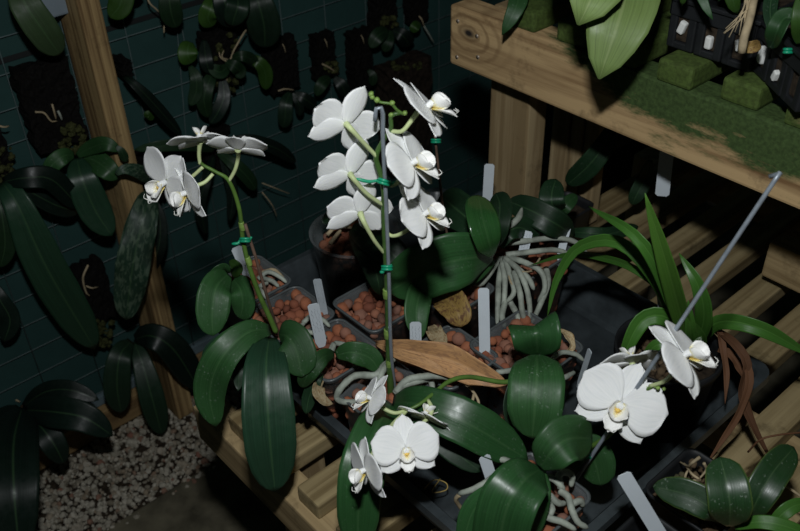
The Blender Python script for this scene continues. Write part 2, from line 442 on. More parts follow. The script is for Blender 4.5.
SEP = [(0, .34), (.15, .62), (.4, .98), (.6, 1), (.8, .78), (.92, .46), (1, .06)]
PET = [(0, .16), (.1, .40), (.25, .74), (.45, .97), (.62, 1), (.8, .84), (.92, .55), (1, .12)]
def flower(parent, c, face, up, R, ped=None, spread=1.0, cupping=.06, back=.10, petw=1.12, lat=128, pa=74):
    """moth orchid bloom: three sepals (the flower mesh), two broad petals, lip, column, pedicel"""
    z = face.normalized(); y = (up - z * up.dot(z)).normalized(); x = y.cross(z)
    def d(a): a = math.radians(a); return x * math.sin(a) + y * math.cos(a)
    mb = MB()
    for a, ln, w in ((0, .98, .66), (lat, .98, .60), (-lat, .98, .60)):
        ay = (d(a) - z * back).normalized(); ax = ay.cross(z).normalized(); az = ax.cross(ay)
        petal_into(mb, c - z * R * .03 + ay * R * .03, ax, ay, az, R * ln, R * w, SEP, .16, .05 + random.uniform(-.04, .04))
    fl = mb.build('flower', M['petal'], parent, True, True)
    for sgn in (-1, 1):
        p = MB(); ay = (d(sgn * pa) - z * back * .5 * spread).normalized(); ax = ay.cross(z).normalized(); az = ax.cross(ay)
        petal_into(p, c + z * R * .03 + ay * R * .03, ax, ay, az, R * 1.0, R * petw, PET, cupping, .06 + random.uniform(-.05, .05), 14, 10, .05)
        p.build('petal', M['petal'], fl, True, True)
    cm = MB()
    tube_into(cm, [c + z * R * .0, c + z * R * .12 + y * R * .02, c + z * R * .26 - y * R * .03], [(0, .07 * R), (.5, .085 * R), (.85, .10 * R), (1, .05 * R)], 6, 10)
    cm.build('column', M['petal'], fl, True, True)
    lp = MB(); lb = c + z * R * .06 - y * R * .10
    ay = (-y * .74 + z * .64).normalized(); ax = x; az = ax.cross(ay)
    if az.dot(z + y) < 0: az = -az
    petal_into(lp, lb, ax, ay, az, R * .60, R * .46, [(0, .4), (.25, .55), (.5, .85), (.7, 1), (.88, .6), (1, .1)], .35, .12, 10, 6)
    for sgn in (-1, 1):
        ay = (x * sgn * .66 + z * .66 - y * .12).normalized(); az = (z * .6 - x * sgn * .66 + y * .25).normalized(); ax = ay.cross(az).normalized(); az = ax.cross(ay)
        petal_into(lp, lb + z * R * .05, ax, ay, az, R * .42, R * .46, [(0, .6), (.3, .9), (.6, 1), (.85, .75), (1, .2)], .5, -.25, 8, 6)
    for sgn in (-1, 1):   # the two curled tendrils at the lip tip
        e = lb + (-y * .74 + z * .64).normalized() * R * .56
        tube_into(lp, [e, e + x * sgn * R * .10 + z * R * .06, e + x * sgn * R * .15 + y * R * .10 + z * R * .03], [(0, .016 * R), (1, .006 * R)], 6, 5)
    lo = lp.build('lip', M['lip'], fl, True, True)
    cb = MB(); cc = lb + z * R * .14 + y * R * .0
    tube_into(cb, [cc - x * R * .06, cc + z * R * .02, cc + x * R * .06], [(0, .02 * R), (.5, .06 * R), (1, .02 * R)], 6, 8)
    cb.build('callus', M['callus'], fl, True)
    if ped: tube('pedicel', list(ped) + [c - z * R * .02], [(0, .0016), (.6, .0018), (.92, .0023), (1, .0030)], M['stem_pale'], fl, None, 8)
    return fl

ICO = {}
def ico(sub):
    if sub not in ICO:
        bm = bmesh.new(); bmesh.ops.create_icosphere(bm, subdivisions=sub, radius=1); bm.verts.index_update()
        ICO[sub] = ([v.co.copy() for v in bm.verts], [[v.index for v in f.verts] for f in bm.faces]); bm.free()
    return ICO[sub]
def lump_into(mb, c, r, sub=2, squash=.25, rough=.10):
    V, Fc = ico(sub)
    q = Matrix.Rotation(random.uniform(0, 6), 3, Vector((random.random() - .5, random.random() - .5, random.random() - .5)).normalized())
    sx, sy, sz = [r * (1 + random.uniform(-squash, squash * .4)) for _ in range(3)]
    ph = random.uniform(0, 9)
    mb.add([Vector(c) + q @ Vector((v.x * sx, v.y * sy, v.z * sz)) * (1 + rough * math.sin(v.x * 4 + ph) * math.cos(v.y * 5 + ph * 2)) for v in V], Fc)

def rrect(cx, cy, hx, hy, r, z, k=4, rot=0):
    out = []
    for qx, qy, a0 in ((1, 1, 0), (-1, 1, 90), (-1, -1, 180), (1, -1, 270)):
        for i in range(k + 1):
            a = math.radians(a0 + 90 * i / k)
            p = Vector((qx * (hx - r) + r * math.cos(a), qy * (hy - r) + r * math.sin(a), 0))
            c_, s_ = math.cos(rot), math.sin(rot)
            out.append(Vector((cx + p.x * c_ - p.y * s_, cy + p.x * s_ + p.y * c_, z)))
    return out
def circ(cx, cy, r, z, k=36, dx=0, dy=0): return [Vector((cx + r * math.cos(2 * math.pi * i / k), cy + r * math.sin(2 * math.pi * i / k), z)) for i in range(k)]

def square_pot(parent, cx, cy, hs, z0, z1, mat, rot=0, hb=.80):
    mb = MB(); t = .0011; r = .010
    mb.ring_loft([rrect(cx, cy, hs * hb, hs * hb, r, z0, rot=rot), rrect(cx, cy, hs * .97, hs * .97, r, z1 - .006, rot=rot), rrect(cx, cy, hs, hs, r, z1 - .005, rot=rot),
                  rrect(cx, cy, hs + .0012, hs + .0012, r, z1, rot=rot), rrect(cx, cy, hs - t, hs - t, r - t, z1, rot=rot), rrect(cx, cy, hs * .97 - t, hs * .97 - t, r - t, z1 - .006, rot=rot),
                  rrect(cx, cy, hs * hb - t, hs * hb - t, r - t, z0 + t, rot=rot)])
    o = mb.build('pot', mat, parent, True)
    if mat == M['clear']:
        q = MB(); q.ring_loft([rrect(cx, cy, hs + .0013, hs + .0013, r, z1 - .001, rot=rot), rrect(cx, cy, hs + .0018, hs + .0018, r, z1 + .0008, rot=rot), rrect(cx, cy, hs - .0004, hs - .0004, r, z1 + .0012, rot=rot), rrect(cx, cy, hs - .0006, hs - .0006, r, z1 - .001, rot=rot), rrect(cx, cy, hs + .0013, hs + .0013, r, z1 - .001, rot=rot)], False, False)
        q.build('rim', M['rim'], o, True)
    return o
def pellets(parent, cx, cy, hs, z0, z1, round_=False, heap=.007, sub=2, r0=.0064, mat='pellet', name='clay_pellets', skip=.0):
    mb = MB(); sp = r0 * 1.5; layers = int((z1 - z0) / (sp * .95)) + 1
    for l in range(layers):
        z = z1 - l * sp * .95; k = z0 + .012
        hh = hs * (.80 + .18 * (z - z0) / max(.01, (z1 - z0))) - r0 * 1.0
        n = max(1, int(2 * hh / sp))
        for i in range(n + 1):
            for j in range(n + 1):
                x = -hh + 2 * hh * i / n; y = -hh + 2 * hh * j / n
                if l > 1 and max(abs(x), abs(y)) < hh * .65: continue
                if round_ and math.hypot(x, y) > hh: continue
                if random.random() < skip: continue
                x += random.uniform(-.3, .3) * sp; y += random.uniform(-.3, .3) * sp
                x = max(-hh, min(hh, x)); y = max(-hh, min(hh, y))
                lump_into(mb, (cx + x, cy + y, z + (random.uniform(-.5, .8) * heap if l < 2 else 0)), r0 * random.uniform(.72, 1.25), sub)
    o = mb.build(name, M[mat], parent, True); o['kind'] = 'stuff'; return o

# ------------------------------------------------------------------ the setting
FLOOR = -.50; XW = -1.235
def struct(o): o['kind'] = 'structure'; return o
b = MB(); b.box((XW - .03, -.6, FLOOR - .04), (XW, 2.2, 1.0), 0); struct(b.build('wall_left', M['wall']))
b = MB(); b.box((XW - .03, 2.2, FLOOR - .04), (1.0, 2.23, 1.0), 0); struct(b.build('wall_back', M['wall']))
b = MB(); b.box((-1.02, -.6, FLOOR - .04), (1.0, 2.2, FLOOR), .004); struct(b.build('floor', M['concrete']))
b = MB(); b.box((XW, -.6, FLOOR - .04), (-1.0205, 2.2, FLOOR - .012), 0); struct(b.build('floor_bed', M['soil']))
b = MB(); b.box((XW + .0005, -.6, FLOOR + .0), (XW + .026, 2.2, FLOOR + .052), .002); struct(b.build('trim_1', M['sill']))
b = MB(); b.box((XW + .0005, -.6, FLOOR + .055), (XW + .012, 2.2, FLOOR + .075), .002); struct(b.build('trim_2', M['rail_blue']))
b = MB(); b.box((XW + .0003, -.6, .199), (XW + .002, 2.2, .207), .0005); struct(b.build('trim_3', M['seam']))
b = MB(); b.box((XW + .013, PX(76, 0, XW + .088).y, FLOOR + .001), (XW + .088, PX(100, 0, XW + .088).y, .85), .003); struct(b.build('wall_post', M['post']))
g = MB(); random.seed(3)
for i in range(5200):
    x = random.uniform(XW + .027, -1.005); y = random.uniform(.08, .95)
    if x > -1.03 and random.random() < .55: continue
    r = random.choice((.0028, .0035, .0048, .0062)) * random.uniform(.8, 1.25)
    lump_into(g, (x, y, FLOOR - .008 + random.uniform(0, .008)), r, 1, .35)
o = g.build('gravel', M['gravel'], None, False)
meta(o, 'pale grey gravel strip on the ground along the green wall', 'gravel', None, 'stuff')

# weld mesh over the wall
w = MB(); xm = XW + .0065
zs = [-.42 + .0505 * k for k in range(22)]
for z in zs: tube_into(w, [(xm, -.4, z), (xm, 2.1, z)], .00095, 1, 5)
y = -.38
while y < 2.1: tube_into(w, [(xm + .0015, y, -.43), (xm + .0015, y, .66)], .00085, 1, 5); y += .0915
meta(w.build('wire_mesh', M['wire'], None, True), 'thin grey welded wire mesh fixed over the dark green wall', 'wire mesh')
# second strand pairs, one hangs loose by the upright
tube_o = tube('hanging_wire', [PX(172, -30, XW + .012), PX(178, 40, XW + .011), PX(183, 100, XW + .011), PX(187, 150, XW + .012)], .0008, M['wire'])
meta(tube_o, 'single thin grey wire hanging down the green wall above the left white flowers', 'wire')

# ------------------------------------------------------------------ lower bench
bench = root_empty('slatted_bench', (-.45, .65, FLOOR), 'low slatted pine bench carrying the black tray of orchids', 'bench')
ST = .022
b = MB(); b.box((-.70, .288, -.022 - .052), (.02, .322, -.022), .003); b.build('front_rail', M['rail'], bench)
b = MB(); b.box((-.70, .70, -.074), (.02, .735, -.022), .003); b.build('middle_rail', M['rail'], bench)
b = MB(); b.box((-.70, 1.14, -.074), (.02, 1.175, -.022), .003); b.build('back_rail', M['rail'], bench)
x = -.449 - .064 * 3
while x < 0.0:
    dy = random.uniform(-.003, .003)
    b = MB(); b.box((x, .297 + dy, -.0218), (x + .034, 1.18, 0), .0028); b.build('slat', M['slat'], bench); x += .064
for lx, ly in ((-.60, .324), (-.05, .324), (-.70, 1.10), (-.05, 1.10)):
    b = MB(); b.box((lx, ly, FLOOR + .0005), (lx + .045, ly + .038, -.0225), .003); b.build('leg', M['leg'], bench)

# ------------------------------------------------------------------ upper bench
YB = .70; UX = PY(450, 34, YB).x
zb0 = PY(450, 63, YB).z; zb1 = PY(450, 4, YB).z
up = root_empty('plant_staging', (-.3, 1.0, FLOOR), 'upper pine staging bench with green algae on its front board and slats', 'bench')
b = MB(); b.box((UX, YB, zb0), (.25, YB + .034, zb1), .003); fb = b.build('front_board', M['board'], up)
b = MB()
for (u, v) in ((458, 21), (477, 36), (457, 57), (478, 57)):
    p = PY(u, v, YB); tube_into(b, [p + Vector((0, .003, 0)), p + Vector((0, -.0008, 0))], .0024, 2, 10)
b.build('screw', M['screw'], fb, True)
b = MB(); b.box((UX, 1.42, zb0), (.25, 1.455, zb1), .003); b.build('back_board', M['rail'], up)
zt = zb1
x = PY(656, 80, YB).x - .064 * 3
k = 0
while x < .2:
    b = MB(); b.box((x, YB + random.uniform(-.002, .006), zt + .0004), (x + .038, 1.45, zt + .022), .0035); b.build('slat', M['upslat'], up); x += .064
TOP = zt + .022
pl = PY(489, 150, YB + .036).x; pr_ = PY(527, 150, YB + .036).x
b = MB(); b.box((pl, YB + .0345, FLOOR + .0005), (pr_, YB + .068, zt), .003); b.build('leg', M['leg'], up)
b = MB(); b.box((.05, YB + .0345, FLOOR + .0005), (.14, YB + .08, zt), .003); b.build('leg', M['leg'], up)
for u0, u1 in ((549, 566), (568, 580), (582, 596)):
    a = PY(u0, 160, .86).x; c = PY(u1, 160, .86).x
    b = MB(); b.box((a, .86, .0005), (c, .88, zt - .001), .002); b.build('upright_plank', M['leg'], up)
p = PY(764, 262, .90)
b = MB(); b.box((p.x, .90, p.z - .02), (.2, .93, p.z + .03), .003); b.build('brace_rail', M['rail'], up)

# ------------------------------------------------------------------ the tray
tr = MB(); cx, cy, hx, hy = (-.765 - .26) / 2, (.346 + .73) / 2, (.765 - .26) / 2, (.73 - .346) / 2
r = .018
tr.ring_loft([rrect(cx, cy, hx - .018, hy - .018, r, .0005), rrect(cx, cy, hx - .006, hy - .006, r, .044), rrect(cx, cy, hx - .001, hy - .001, r, .045),
              rrect(cx, cy, hx, hy, r, .0415), rrect(cx, cy, hx + .0015, hy + .0015, r, .0415), rrect(cx, cy, hx + .0005, hy + .0005, r, .050), rrect(cx, cy, hx - .008, hy - .008, r, .051), rrect(cx, cy, hx - .010, hy - .010, r, .048),
              rrect(cx, cy, hx - .021, hy - .021, r, .006), rrect(cx, cy, hx - .03, hy - .03, r, .0045), rrect(cx, cy, hx - .034, hy - .034, r, .0075)])
tray = tr.build('seed_tray', M['tray'], None, True)
meta(tray, 'large shallow black plastic tray on the bench holding the orchid pots', 'tray')
b = MB()
for yy in (.44, .53, .62): b.box((-.72, yy - .006, .0072), (-.31, yy + .006, .0092), .001)
b.build('ridges', M['tray'], tray)
TZ = .0094
mdl = tray.modifiers.new('edge', 'EDGE_SPLIT'); mdl.split_angle = math.radians(40)

# ------------------------------------------------------------------ plant labels, stakes, clips
def tag(pts, wpx, label, mat='tag', roll=0, script=0, pointed=False, group=None):
    """plastic plant label: pts = lower and upper end (world)"""
    a, c = Vector(pts[0]), Vector(pts[1]); T = (c - a).normalized(); mid = (a + c) / 2
    view = (CAM - mid).normalized(); s = T.cross(view).normalized(); nn = s.cross(T)
    q = math.radians(roll); s2 = s * math.cos(q) + nn * math.sin(q); n2 = nn * math.cos(q) - s * math.sin(q)
    w = wpx * depth(mid) / FP / 2; Lh = (c - a).length; r = w * .35
    out = [(-w * .55, 0), (w * .55, 0), (w, Lh * .14), (w, Lh - r), (w - r, Lh), (-w + r, Lh), (-w, Lh - r), (-w, Lh * .14)]
    bend = lambda y: n2 * (.02 * Lh * math.sin(math.pi * y / Lh))
    t = .0005; V = [a + s2 * px + T * py + n2 * t for px, py in out] + [a + s2 * px + T * py - n2 * t for px, py in out]
    k = len(out); Fc = [tuple(range(k)), tuple(reversed(range(k, 2 * k)))] + [(i, i + k, (i + 1) % k + k, (i + 1) % k) for i in range(k)]
    o = obj('plant_label', V, Fc, M[mat], None, None, False)
    meta(o, label, 'plant label', group)
    if script:
        mb = MB()
        for row in range(script):
            x0 = -w * .55 + row * w * 1.1 / max(1, script - 1) if script > 1 else 0
            y = Lh * .97
            pts2 = []
            for i in range(16):
                yy = Lh * (.90 - .035 * i); pts2.append(a + s2 * (x0 + random.uniform(-.16, .16) * w) + T * yy + n2 * (t + .0003))
            tube_into(mb, pts2, .00014, 40, 4)
        mb.build('handwriting', M['ink'], o, True)
    return o
def stake(name, pts, r, mat, label, hook=None):
    P_ = list(pts)
    o = tube(name, P_ + (hook or []), r, mat, None, None, 8)
    return meta(o, label, 'stake')
def clip(c, ax, ln, label, tails=True, rr=.0042):
    c = Vector(c); ax = ax.normalized(); view = (CAM - c).normalized(); up_ = ax.cross(view).normalized()
    mb = MB()
    pts = [c + (up_ * math.cos(a) * 0 + ax * math.cos(a) * rr + view * math.sin(a) * rr) for a in [2 * math.pi * i / 10 for i in range(11)]]
    for dz in (-.0012, .0012): tube_into(mb, [p + up_ * dz for p in pts], .0013, 20, 6)
    if tails:
        tube_into(mb, [c - ax * rr, c - ax * ln * .55 + up_ * .003, c - ax * ln + up_ * .0035], [(0, .0013), (.7, .0017), (1, .001)], 8, 6)
        tube_into(mb, [c + ax * rr, c + ax * ln * .5 - up_ * .003], .0012, 5, 6)
    return meta(mb.build('plant_clip', M['clip'], None, True), label, 'clip')

# ------------------------------------------------------------------ potted orchids
def pot_plant(name, cx, cy, label, hs=.0345, z0=TZ, z1=.10, pot='clear', fill=True, group=None, cat='orchid', hb=.8):
    e = root_empty(name, (cx, cy, z0), label, cat, group)
    square_pot(e, cx, cy, hs, z0, z1, M[pot], 0, hb)
    if fill: pellets(e, cx, cy, hs, z0 + .004, z1 - .010)
    return e
def roots(e, lst, r=.0032, mat='root'):
    for pts in lst:
        rr = [(0, r), (.7, r * .9), (.93, r * .75), (1, r * .3)]
        tube('aerial_root', pts, rr, M[mat], e, None, 8, .06)
def hh(*a): return [H(*p) for p in a]

# pot at the far left of the front row
A = pot_plant('potted_orchid', -.706, .387, 'young orchid with two hanging oval leaves in the leftmost clear pot')
for pts, w_, rl in ((((228, 274, .135), (216, 288, .14), (212, 315, .12), (213, 336, .10)), 35, 10), (((234, 279, .13), (241, 290, .135), (243, 305, .12), (240, 319, .10)), 27, -20), (((228, 273, .13), (222, 268, .145), (208, 277, .14)), 13, 40)):
    leaf('leaf', hh(*pts), w_, M['leaf'], A, rl)
leaf('leaf', hh((232, 275, .13), (237, 267, .15), (229, 261, .155)), 14, M['leaf_lime'], A, 30)
roots(A, [hh((258, 279, .102), (268, 272, .106), (280, 277, .103), (287, 283, .098)), hh((256, 290, .1), (262, 285, .104), (268, 283, .101)), hh((262, 278, .1), (272, 281, .106), (279, 287, .1)), hh((254, 282, .1), (262, 292, .103), (268, 300, .098))], .0028)
roots(A, [hh((262, 273, .103), (274, 270, .106), (284, 279, .1))], .0025, 'root_tan')

# orchid with the left spray
B = pot_plant('potted_orchid', -.628, .386, 'orchid with the left spray of white flowers and a very long hanging leaf')
leaf('leaf', hh((270, 330, .135), (248, 333, .15), (222, 358, .14), (210, 392, .10), (216, 427, .06)), 36, M['leaf'], B, -14, .14)
leaf('leaf', hh((266, 328, .13), (240, 331, .135), (218, 343, .125), (202, 357, .11)), 15, M['leaf_blue'], B, 20)
leaf('leaf', hh((269, 338, .135), (266, 370, .14), (269, 430, .10), (275, 492, .03)), 53, M['leaf_blue'], B, 4, .16, .06)
leaf('leaf', hh((279, 334, .138), (288, 337, .148), (297, 352, .14), (302, 377, .12)), 40, M['leaf'], B, -12, .06, .12, 'broad')
leaf('leaf', hh((266, 340, .12), (252, 352, .115), (240, 370, .10), (238, 391, .09)), 13, M['leaf_dark'], B, 10)
roots(B, [hh((303, 323, .104), (312, 316, .109), (323, 320, .105), (330, 327, .1)), hh((290, 322, .103), (298, 328, .107), (305, 322, .104)), hh((300, 330, .103), (313, 333, .106), (327, 337, .1))], .0028)
b0 = H(275, 330, .12)
sp = [PF(u, v, b0) for u, v in ((276, 332), (270, 318), (260, 296), (249, 266), (243, 240), (239, 208), (229, 181), (216, 172), (203, 165), (199, 160))]
tube('flower_spike', sp, [(0, .0028), (.4, .0024), (.8, .0019), (1, .0014)], M['stem'], B)
for (u, v, du, dv) in ((247, 257, 3, 8), (241, 222, 2, 8)):
    tube('spike_node', [PF(u, v, b0), PF(u + du / 2, v + dv / 2, b0), PF(u + du, v + dv, b0)], [(0, .0026), (.5, .0031), (1, .0027)], M['bud'], B)
RB = 32 * depth(PF(200, 145, b0)) / FP
flower(B, PF(200, 141, b0), cdir(-.10, .985, -.07), cdir(0, .1, .99), RB, [PF(200, 164, b0), PF(199, 154, b0)], 1, .08, .0)
flower(B, PF(238, 149, b0, .01), cdir(.05, .95, -.24), cdir(0, .2, .98), RB * .95, [PF(229, 181, b0), PF(235, 170, b0), PF(238, 158, b0)], 1, .15, -.12)
flower(B, PF(166, 182, b0, .0), cdir(-.58, -.40, .64), cdir(.70, .68, .3), RB * 1.24, [PF(203, 167, b0), PF(190, 178, b0), PF(176, 183, b0)], 1, .06, .05)
flower(B, PF(187, 193, b0, .02), cdir(-.76, -.30, .42), cdir(.02, .98, .2), RB * 1.10, [PF(213, 174, b0, .01), PF(205, 182, b0, .015), PF(194, 187, b0, .018)], 1, .06, .05)
stake('support_stake', [H(280, 338, .085), PF(268, 300, b0, .003), PF(257, 262, b0, .003), PF(245, 224, b0, .002)], .0016, M['stake_cane'], 'thin brown cane holding up the left spray of white flowers')
clip(PF(245, 240, b0, .004), R0, .012, 'green plastic clip on the stem of the left white spray', True)
tag([H(250, 278, .09), PF(236, 247, H(250, 278, .09))], 11, 'white label leaning in the leftmost clear pot behind the brown cane', 'tag', 0, 0)

# third pot of the front row with small leaves
C_ = pot_plant('potted_orchid', -.553, .385, 'small orchid with short green leaves low in the pot left of the tall stem')
leaf('leaf', hh((336, 355, .118), (352, 352, .128), (370, 358, .12), (380, 372, .105)), 24, M['leaf'], C_, -10, .1, .12)
leaf('leaf', hh((334, 354, .118), (322, 358, .13), (308, 374, .12), (302, 388, .10)), 19, M['leaf'], C_, 12, .1, .12)
leaf('leaf', hh((322, 372, .105), (316, 380, .105), (309, 398, .085), (306, 414, .07)), 15, M['leaf_dark'], C_, 0)
roots(C_, [hh((330, 351, .104), (334, 344, .112), (331, 355, .104)), hh((335, 343, .108), (345, 345, .11), (360, 352, .105)), hh((326, 352, .104), (318, 354, .106), (314, 357, .1))], .0028)
b = MB(); leaf('dry_sheath', hh((323, 374, .10), (317, 388, .10), (323, 401, .094), (333, 404, .09)), 13, M['leaf_paper'], C_, 20, .5, 0, 'dry', .0012, .3)

# pot with tall stem (central spray)
D = pot_plant('potted_orchid', -.468, .383, 'orchid with the tall central spray of white flowers and long leaves over the tray edge')
leaf('leaf', hh((393, 402, .125), (420, 405, .15), (470, 425, .145), (528, 460, .105)), 47, M['leaf_gloss'], D, 10, .10, .10)
leaf('leaf', hh((392, 404, .122), (375, 432, .15), (361, 480, .135), (357, 556, .06)), 47, M['leaf_gloss'], D, -6, .12, .08, 'long')
leaf('leaf', hh((404, 415, .115), (430, 432, .115), (455, 452, .105), (481, 472, .09)), 24, M['leaf_dark'], D, 0)
roots(D, [hh((390, 362, .118), (384, 366, .12), (376, 375, .12), (355, 376, .115), (341, 388, .108), (337, 398, .098), (345, 402, .099), (362, 401, .10)),
          hh((396, 392, .108), (406, 381, .116), (420, 377, .118), (440, 376, .12), (459, 380, .114)),
          hh((395, 393, .106), (402, 386, .112), (418, 381, .114), (430, 380, .108), (433, 393, .098)),
          hh((402, 350, .116), (386, 366, .122), (379, 380, .118), (376, 398, .104)),
          hh((375, 374, .116), (378, 388, .11), (366, 397, .1))], .0036)
roots(D, [hh((459, 380, .113), (470, 388, .11), (478, 400, .104), (479, 411, .1)), hh((474, 394, .106), (472, 402, .104), (468, 408, .1))], .0015, 'root_tan')
d0 = H(391, 396, .09)
def Q(u, v, o=0): return PF(u, v, d0, o)
sp = [Q(391, 397), Q(389, 350), Q(388, 300), Q(386, 255), Q(384, 215), Q(384, 192), Q(380, 172), Q(376, 157), Q(383, 141), Q(391, 129), Q(391, 116), Q(400, 113)]
tube('flower_spike', sp, [(0, .0034), (.3, .0031), (.6, .0027), (.85, .0022), (1, .0016)], M['stem_dark'], D)
tube('spike_tip', [Q(403, 114), Q(397, 110), Q(391, 104), Q(380, 102), Q(372, 97)], [(0, .0013), (1, .0009)], M['stem'], D)
mb = MB()
for u, v in ((372, 97), (377, 100), (371, 94), (392, 103), (405, 113), (391, 115)): lump_into(mb, Q(u, v), .0022, 2, .2)
mb.build('bud', M['bud'], D, True)
for u, v in ((386, 293), (387, 333), (389, 362)):
    tube('spike_node', [Q(u, v - 4), Q(u + .5, v), Q(u + .5, v + 5)], [(0, .003), (.5, .0037), (1, .0031)], M['bud'], D)
RD = 37 * depth(Q(385, 150)) / FP
# three seen from behind, on the left
flower(D, Q(346, 124, .0), cdir(-.50, .54, -.60), cdir(.26, .94, .1), RD * 1.12, [Q(377, 157), Q(362, 141, .006), Q(350, 128, .008)], 1, .05, -.12, .84, 124, 84)
flower(D, Q(350, 174, .0), cdir(-.48, .56, -.60), cdir(.20, .95, .1), RD * 1.10, [Q(383, 205), Q(366, 193, .006), Q(353, 178, .008)], 1, .05, -.12, .84, 124, 84)
flower(D, Q(360, 213, .0), cdir(-.36, .62, -.62), cdir(.04, .97, .1), RD * 1.04, [Q(384, 253), Q(374, 240, .006), Q(364, 222, .008)], 1, .05, -.10, .86, 124, 82)
flower(D, Q(427, 108, .008), cdir(.70, .58, .28), cdir(-.62, .76, .1), RD * 1.14, [Q(391, 131), Q(402, 131, .004), Q(411, 121, .006), Q(418, 112, .006)], 1, .05, .04)
flower(D, Q(412, 164, .015), cdir(.76, .38, .50), cdir(-.58, .80, .1), RD * 1.16, [Q(384, 184), Q(394, 185, .005), Q(403, 176, .01)], 1, .05, .04)
flower(D, Q(424, 215, .018), cdir(.72, .42, .52), cdir(-.62, .78, .1), RD * 1.10, [Q(386, 232), Q(393, 236, .004), Q(406, 231, .01)], 1, .05, .04)
stake('support_stake', [H(396, 399, .08), Q(391, 350, .004), Q(389, 280, .005), Q(386, 200, .005), Q(383, 140, .004)], .0017, M['stake_wire'], 'galvanised wire stake with crook top beside the tall central stem',
      [Q(383, 115, .004), Q(381, 107.5, .004), Q(378, 106, .004), Q(376, 110, .004), Q(375, 121, .004)])
clip(Q(384, 182, .006), (Q(390, 184) - Q(362, 176)).normalized(), .022, 'green tie with a long tail high on the tall central stem', True, .0045)
clip(Q(387, 268, .006), R0, .006, 'small knotted green tie low on the tall central stem', True, .004)
tag([H(397, 426, .10), H(388, 410, .118)], 13, 'grey label half hidden behind the largest lower white bloom', 'tag_grey', 0, 2)

# second row
E_ = pot_plant('pellet_pot', -.578, .463, 'clear pot filled with bare terracotta pellets left of the tall stem', cat='pot')
Hp = pot_plant('pellet_pot', -.466, .462, 'clear pot of terracotta pellets under the long brown dead leaf', cat='pot')
I_ = pot_plant('pellet_pot', -.543, .538, 'clear pot of terracotta pellets holding a yellowed leaf', cat='pot')
o = leaf('dead_leaf', hh((436, 292, .106), (448, 299, .118), (458, 313, .118), (461, 327, .106)), 32, M['leaf_yellow'], None, 0, .25, .1, 'broad', .0012, .15); meta(o, 'curled yellow and brown dead leaf lying on a pellet pot', 'dead leaf')
o = leaf('dead_leaf', hh((430, 326, .108), (436, 334, .113), (447, 344, .108)), 17, M['leaf_paper'], None, 10, .3, .1, 'dry', .0012, .4); meta(o, 'small crumpled papery dead leaf beside the yellowed leaf', 'dead leaf')
o = leaf('dead_leaf', hh((376, 343, .113), (405, 350, .122), (450, 360, .126), (480, 374, .122), (508, 384, .114)), 34, M['leaf_dry'], None, -10, .5, .0, 'dry', .0014, .18); meta(o, 'long tan brown dead leaf lying across the pots', 'dead leaf')
o = leaf('dead_leaf', hh((376, 345, .116), (400, 355, .128), (430, 366, .130), (458, 380, .122)), 13, M['leaf_dry'], None, 25, .3, .0, 'dry', .0014, .2); meta(o, 'narrow curled brown dead leaf strip on top of the long dead leaf', 'dead leaf')

K = pot_plant('potted_orchid', -.425, .527, 'orchid with one broad leaf hanging to the front and a low arching flower stem', hs=.041)
kc = H(537, 354, .15)
leaf('leaf', [kc, H(537, 343, .172), H(536, 333, .184), H(534, 326, .182)], 50, M['leaf_gloss'], K, 0, .42, .0, 'end')
leaf('leaf', [kc, H(537, 372, .165), H(535, 405, .15), H(532, 439, .115)], 57, M['leaf'], K, 0, .14, .12, 'oval')
leaf('leaf', [kc, H(545, 372, .14), H(551, 395, .125), H(551, 420, .10)], 30, M['leaf'], K, -25, .10, .1, 'oval')
leaf('leaf', [H(534, 362, .14), H(518, 380, .14), H(510, 405, .125), H(512, 432, .105)], 18, M['leaf_dark'], K, 30)
roots(K, [hh((548, 364, .11), (560, 353, .112), (575, 354, .108), (584, 361, .1)), hh((552, 372, .106), (562, 378, .106), (575, 372, .1)), hh((514, 370, .108), (500, 372, .11), (497, 371, .108))], .0028)
b = MB(); leaf('dry_sheath', hh((556, 330, .112), (566, 335, .118), (571, 346, .115), (565, 353, .11)), 10, M['leaf_paper'], K, 40, .6, 0, 'dry', .0012, .2)
sk = [H(530, 372, .14), H(515, 380, .138), H(500, 382, .14), H(470, 377, .15), H(450, 381, .155), H(433, 394, .158), H(420, 404, .158), H(408, 410, .155)]
tube('flower_spike', sk, [(0, .0024), (.6, .0021), (1, .0014)], M['stem'], K)
RK = 42 * depth(H(408, 438, .165)) / FP
flower(K, H(406, 449, .178), cdir(.05, -.02, .98), cdir(-.10, .95, .1), RK * .80, [H(428, 400, .158), H(432, 408, .158), H(430, 416, .156), H(418, 428, .158)], 1, .03, .06, 1.2)
flower(K, H(424, 417, .155), cdir(.34, .84, -.26), cdir(-.5, .4, .7), RK * .72, [H(433, 396, .157), H(436, 404, .152), H(428, 412, .15)], 1, .08, .02)
flower(K, H(371, 399, .165), cdir(-.80, .42, .32), cdir(.25, .9, .1), RK * .72, [H(408, 410, .155), H(395, 413, .157), H(383, 408, .16)], 1, .08, .06)
flower(K, H(366, 470, .172), cdir(-.80, -.22, .42), cdir(.1, .95, .1), RK * .78, [H(408, 410, .155), H(392, 425, .16), H(376, 448, .17)], 1, .06, .05)

